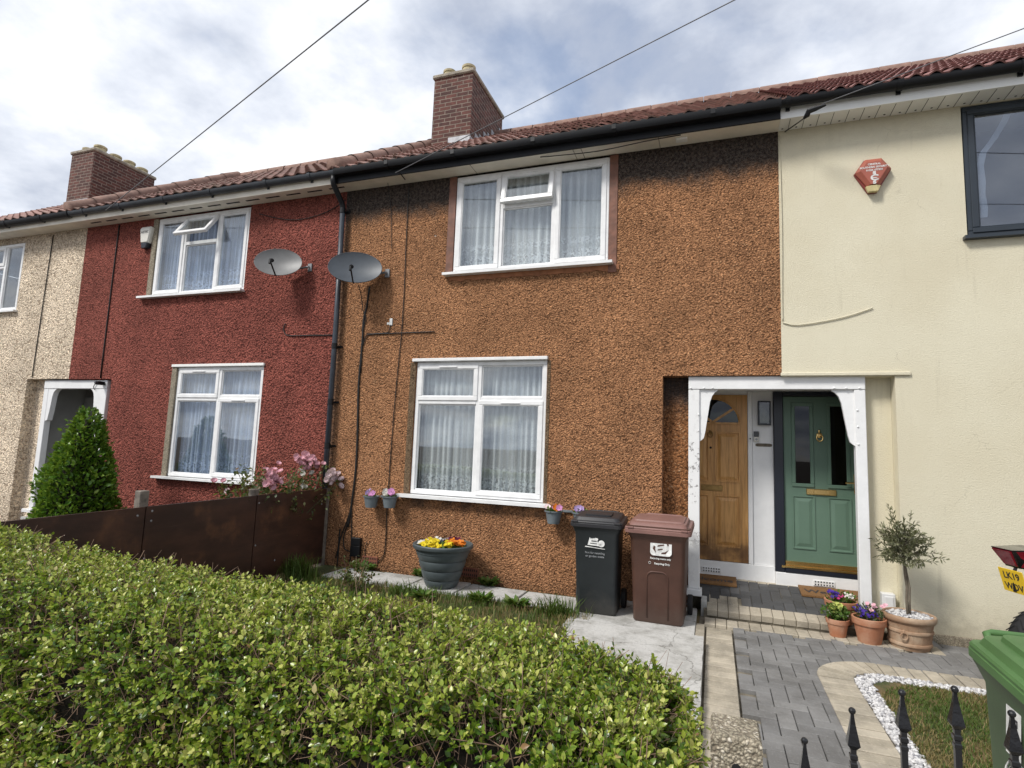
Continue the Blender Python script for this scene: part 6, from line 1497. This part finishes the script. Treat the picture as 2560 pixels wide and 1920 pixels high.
g = G(); g.box(-4.215, -4.17, -.012, 0, 3.26, 3.36, .003); g.box(-4.255, -4.216, -.010, 0, 3.275, 3.305, .002); tag(g.build('cable_fixing', 'sticker'), 'small white cable fixing on the orange wall left of the window', 'fixing')
t = thing('junction_box', 'dark plastic junction box at the foot of the orange wall near the fence', 'box', (-4.48, 0, .26))
g = G(); g.box(-4.565, -4.425, -.055, 0, .275, .375, .006); g.build('lid', 'black', t)
g = G(); g.box(-4.56, -4.43, -.05, 0, .13, .272, .004); g.build('casing', 'black', t)
# camera on the far porch lintel
t = thing('security_camera', 'small black camera at the corner of the white porch beam by the red wall', 'camera', (-9.80, 0, 2.47))
g = G(); g.box(-9.84, -9.76, -.10, .03, 2.44, 2.50, .01); g.build('camera_body', 'black', t)
g = G(); g.lathe([(.028, 0), (.026, .012), (.018, .014)], (0, 0, 0), 14, M=Matrix.Translation((-9.80, -.10, 2.47)) @ Matrix.Rotation(rad(90), 4, 'X')); g.build('lens', 'gloss_black', t)
cable('black lead looping from the camera on the white porch beam', [(-9.82, .0, 2.50), (-9.95, .02, 2.5), (-10.03, .02, 2.42), (-10.0, .03, 2.36)], .006)

# ------------------------------------------------------------------ overhead service wires to a pole across the street
PX = Vector((1.65370391, -.49319184, .170615))*36+Vector((0, -6.6, 1.65))
t = thing('utility_pole', 'wooden pole across the street that carries the overhead wires', 'pole', (PX.x, PX.y, -.1))
g = G(); g.tube([(PX.x, PX.y, -.1), (PX.x, PX.y, PX.z+.2)], [.14, .10], 12); g.build('pole_shaft', 'post_wood', t)
def wire(label, a, r=.0085, sag=.0):
    a = Vector(a); n = 24; g = G()
    g.tube([a.lerp(PX, k/n)-Vector((0, 0, sag*4*(k/n)*(1-k/n))) for k in range(n+1)], r, 6); return tag(g.build('overhead_wire', 'wire', smooth=True), label, 'wire', 'overhead service wires')
wire('overhead wire coming down past the left chimney to the red house gutter', (-9.671, -.37, 5.375), .0065)
wire('overhead wire crossing in front of the orange chimney to the orange house gutter', (-4.02, -.40, 5.26), .0055)
wire('overhead wire at the far right coming down over the red tiles to the black clamp', (1.06, -.44, 5.30), .0048)
t = thing('wire_clamp', 'black wire clamp hanging in front of the pale house fascia', 'clamp', (1.0, -.40, 5.26))
g = G(); d = (PX-Vector((1.0, -.42, 5.27))).normalized(); g.tube([Vector((.90, -.36, 5.215)), Vector((.93, -.38, 5.235))]+[Vector((1.0, -.42, 5.27))+d*k for k in (-.06, 0, .10)], [.012, .028, .030, .026, .012], 8); g.build('clamp_body', 'black', t)
g = G(); g.tube([(.90, -.36, 5.215), (.84, -.2, 5.25), (.76, -.01, 5.29)], .007, 6); g.build('tail_lead', 'cable', t)
g = G(); g.tube([(-4.02, -.40, 5.26), (-4.00, -.36, 5.30), (-4.04, -.12, 5.30)], .007, 6); tag(g.build('wall_cable', 'cable', smooth=True), 'short black lead from the orange house gutter back to the soffit', 'cable')

# ------------------------------------------------------------------ motorcycle parked on the next-door drive
MO = thing('motorcycle', 'parked motorcycle with yellow plate, mostly cut off by the right edge', 'motorcycle', (2.05, -1.22, 0), rad(16), None, True)
# local: rear at x=0, front towards +x
R_ = .315
def tyre(cx, parent):
    q = G(); Mw = Matrix.Translation((cx, 0, R_)) @ Matrix.Rotation(rad(90), 4, 'X')
    q.lathe([(.20, -.06), (.25, -.085), (.29, -.075), (.308, -.045), (R_, 0), (.308, .045), (.29, .075), (.25, .085), (.20, .06)], (0, 0, 0), 40, M=Mw); w_ = q.build('wheel', 'rubber', parent, smooth=40)
    q = G(); q.lathe([(.03, -.05), (.20, -.055), (.20, .055), (.03, .05)], (0, 0, 0), 24, M=Mw); q.build('rim', 'steel', w_)
    q = G()
    for k in range(36):
        a = 2*math.pi*k/36
        for sg in (-1, 1): q.tube([(cx+(R_+.0005)*math.cos(a+s_*.16), sg*(.008+.055*s_), R_+(R_-.001-.010*s_*s_*1.2)*math.sin(a+s_*.16)) for s_ in (0, .5, 1)], .004, 4)
    q.build('tread_grooves', 'hole', w_)
tyre(.345, MO); tyre(1.74, MO)
g = G()      # tail unit
g.loft([[Vector(p) for p in r] for r in (((.0, -.10, 1.035), (.0, .10, 1.035), (.045, .085, .965), (.075, .06, .90), (.075, -.06, .90), (.045, -.085, .965)), ((.25, -.13, 1.05), (.25, .13, 1.05), (.25, .13, .95), (.25, .08, .88), (.25, -.08, .88), (.25, -.13, .95)), ((.55, -.15, .98), (.55, .15, .98), (.55, .15, .86), (.55, .1, .80), (.55, -.1, .80), (.55, -.15, .86)))]); g.build('tail_fairing', 'gloss_black', MO, smooth=30)
g = G(); g.loft([[Vector(p) for p in r] for r in (((-.006, -.085, 1.022), (-.006, .085, 1.022), (.058, .055, .915), (.058, -.055, .915)), ((.10, -.128, 1.030), (.10, .128, 1.030), (.15, .10, .90), (.15, -.10, .90)))]); g.build('tail_lamp', 'tail_red', MO)
Mp = Matrix.Translation((.075, 0, .795)) @ Matrix.Rotation(rad(-14), 4, 'Y')
g = G(); g.box(-.003, .003, -.112, .112, -.088, .088, .002, M=Mp); pl = g.build('number_plate', 'plate', MO)
for i, tx in enumerate(('LK19', 'WDV')): text(tx, .070, Mp @ Matrix.Translation((-.0042, 0, .038-.082*i)) @ Matrix.Rotation(rad(-90), 4, 'Z') @ Matrix.Rotation(rad(90), 4, 'X'), 'plate_lettering', 'print_dark', pl, bold=.001)
for nm, pts, r_ in (('plate_bracket', [(.10, 0, .90), (.085, 0, .86), (.085, 0, .72)], .012), ('swing_arm', [(.345, .10, R_), (.75, .10, .42), (.80, .06, .45)], .022), ('swing_arm', [(.345, -.10, R_), (.75, -.10, .42), (.80, -.06, .45)], .022), ('fork', [(1.74, .09, R_), (1.50, .09, .95)], .024), ('fork', [(1.74, -.09, R_), (1.50, -.09, .95)], .024), ('handlebar', [(1.45, -.34, 1.02), (1.47, 0, 1.0), (1.45, .34, 1.02)], .014)):
    g = G(); g.tube(pts, r_, 8); g.build(nm, 'metal_black', MO)
g = G(); g.loft([rrect(.52, .26, .08, .84, 4, .72, 0), rrect(.50, .24, .08, .90, 4, .70, 0)]); g.build('seat', 'rubber', MO, smooth=40)
g = G(); g.sphere((1.16, 0, .90), .24, 18, 12, (1.2, .7, .75)); g.build('fuel_tank', 'gloss_black', MO, smooth=True)
g = G(); g.loft([rrect(.50, .30, .06, .25, 4, 1.05, 0), rrect(.55, .36, .08, .5, 4, 1.05, 0), rrect(.45, .26, .06, .72, 4, 1.05, 0)]); g.build('engine', 'metal_black', MO, smooth=40)
g = G(); g.sphere((1.56, 0, .98), .11, 14, 10, (.8, 1, 1)); g.build('headlamp', 'steel', MO, smooth=True)
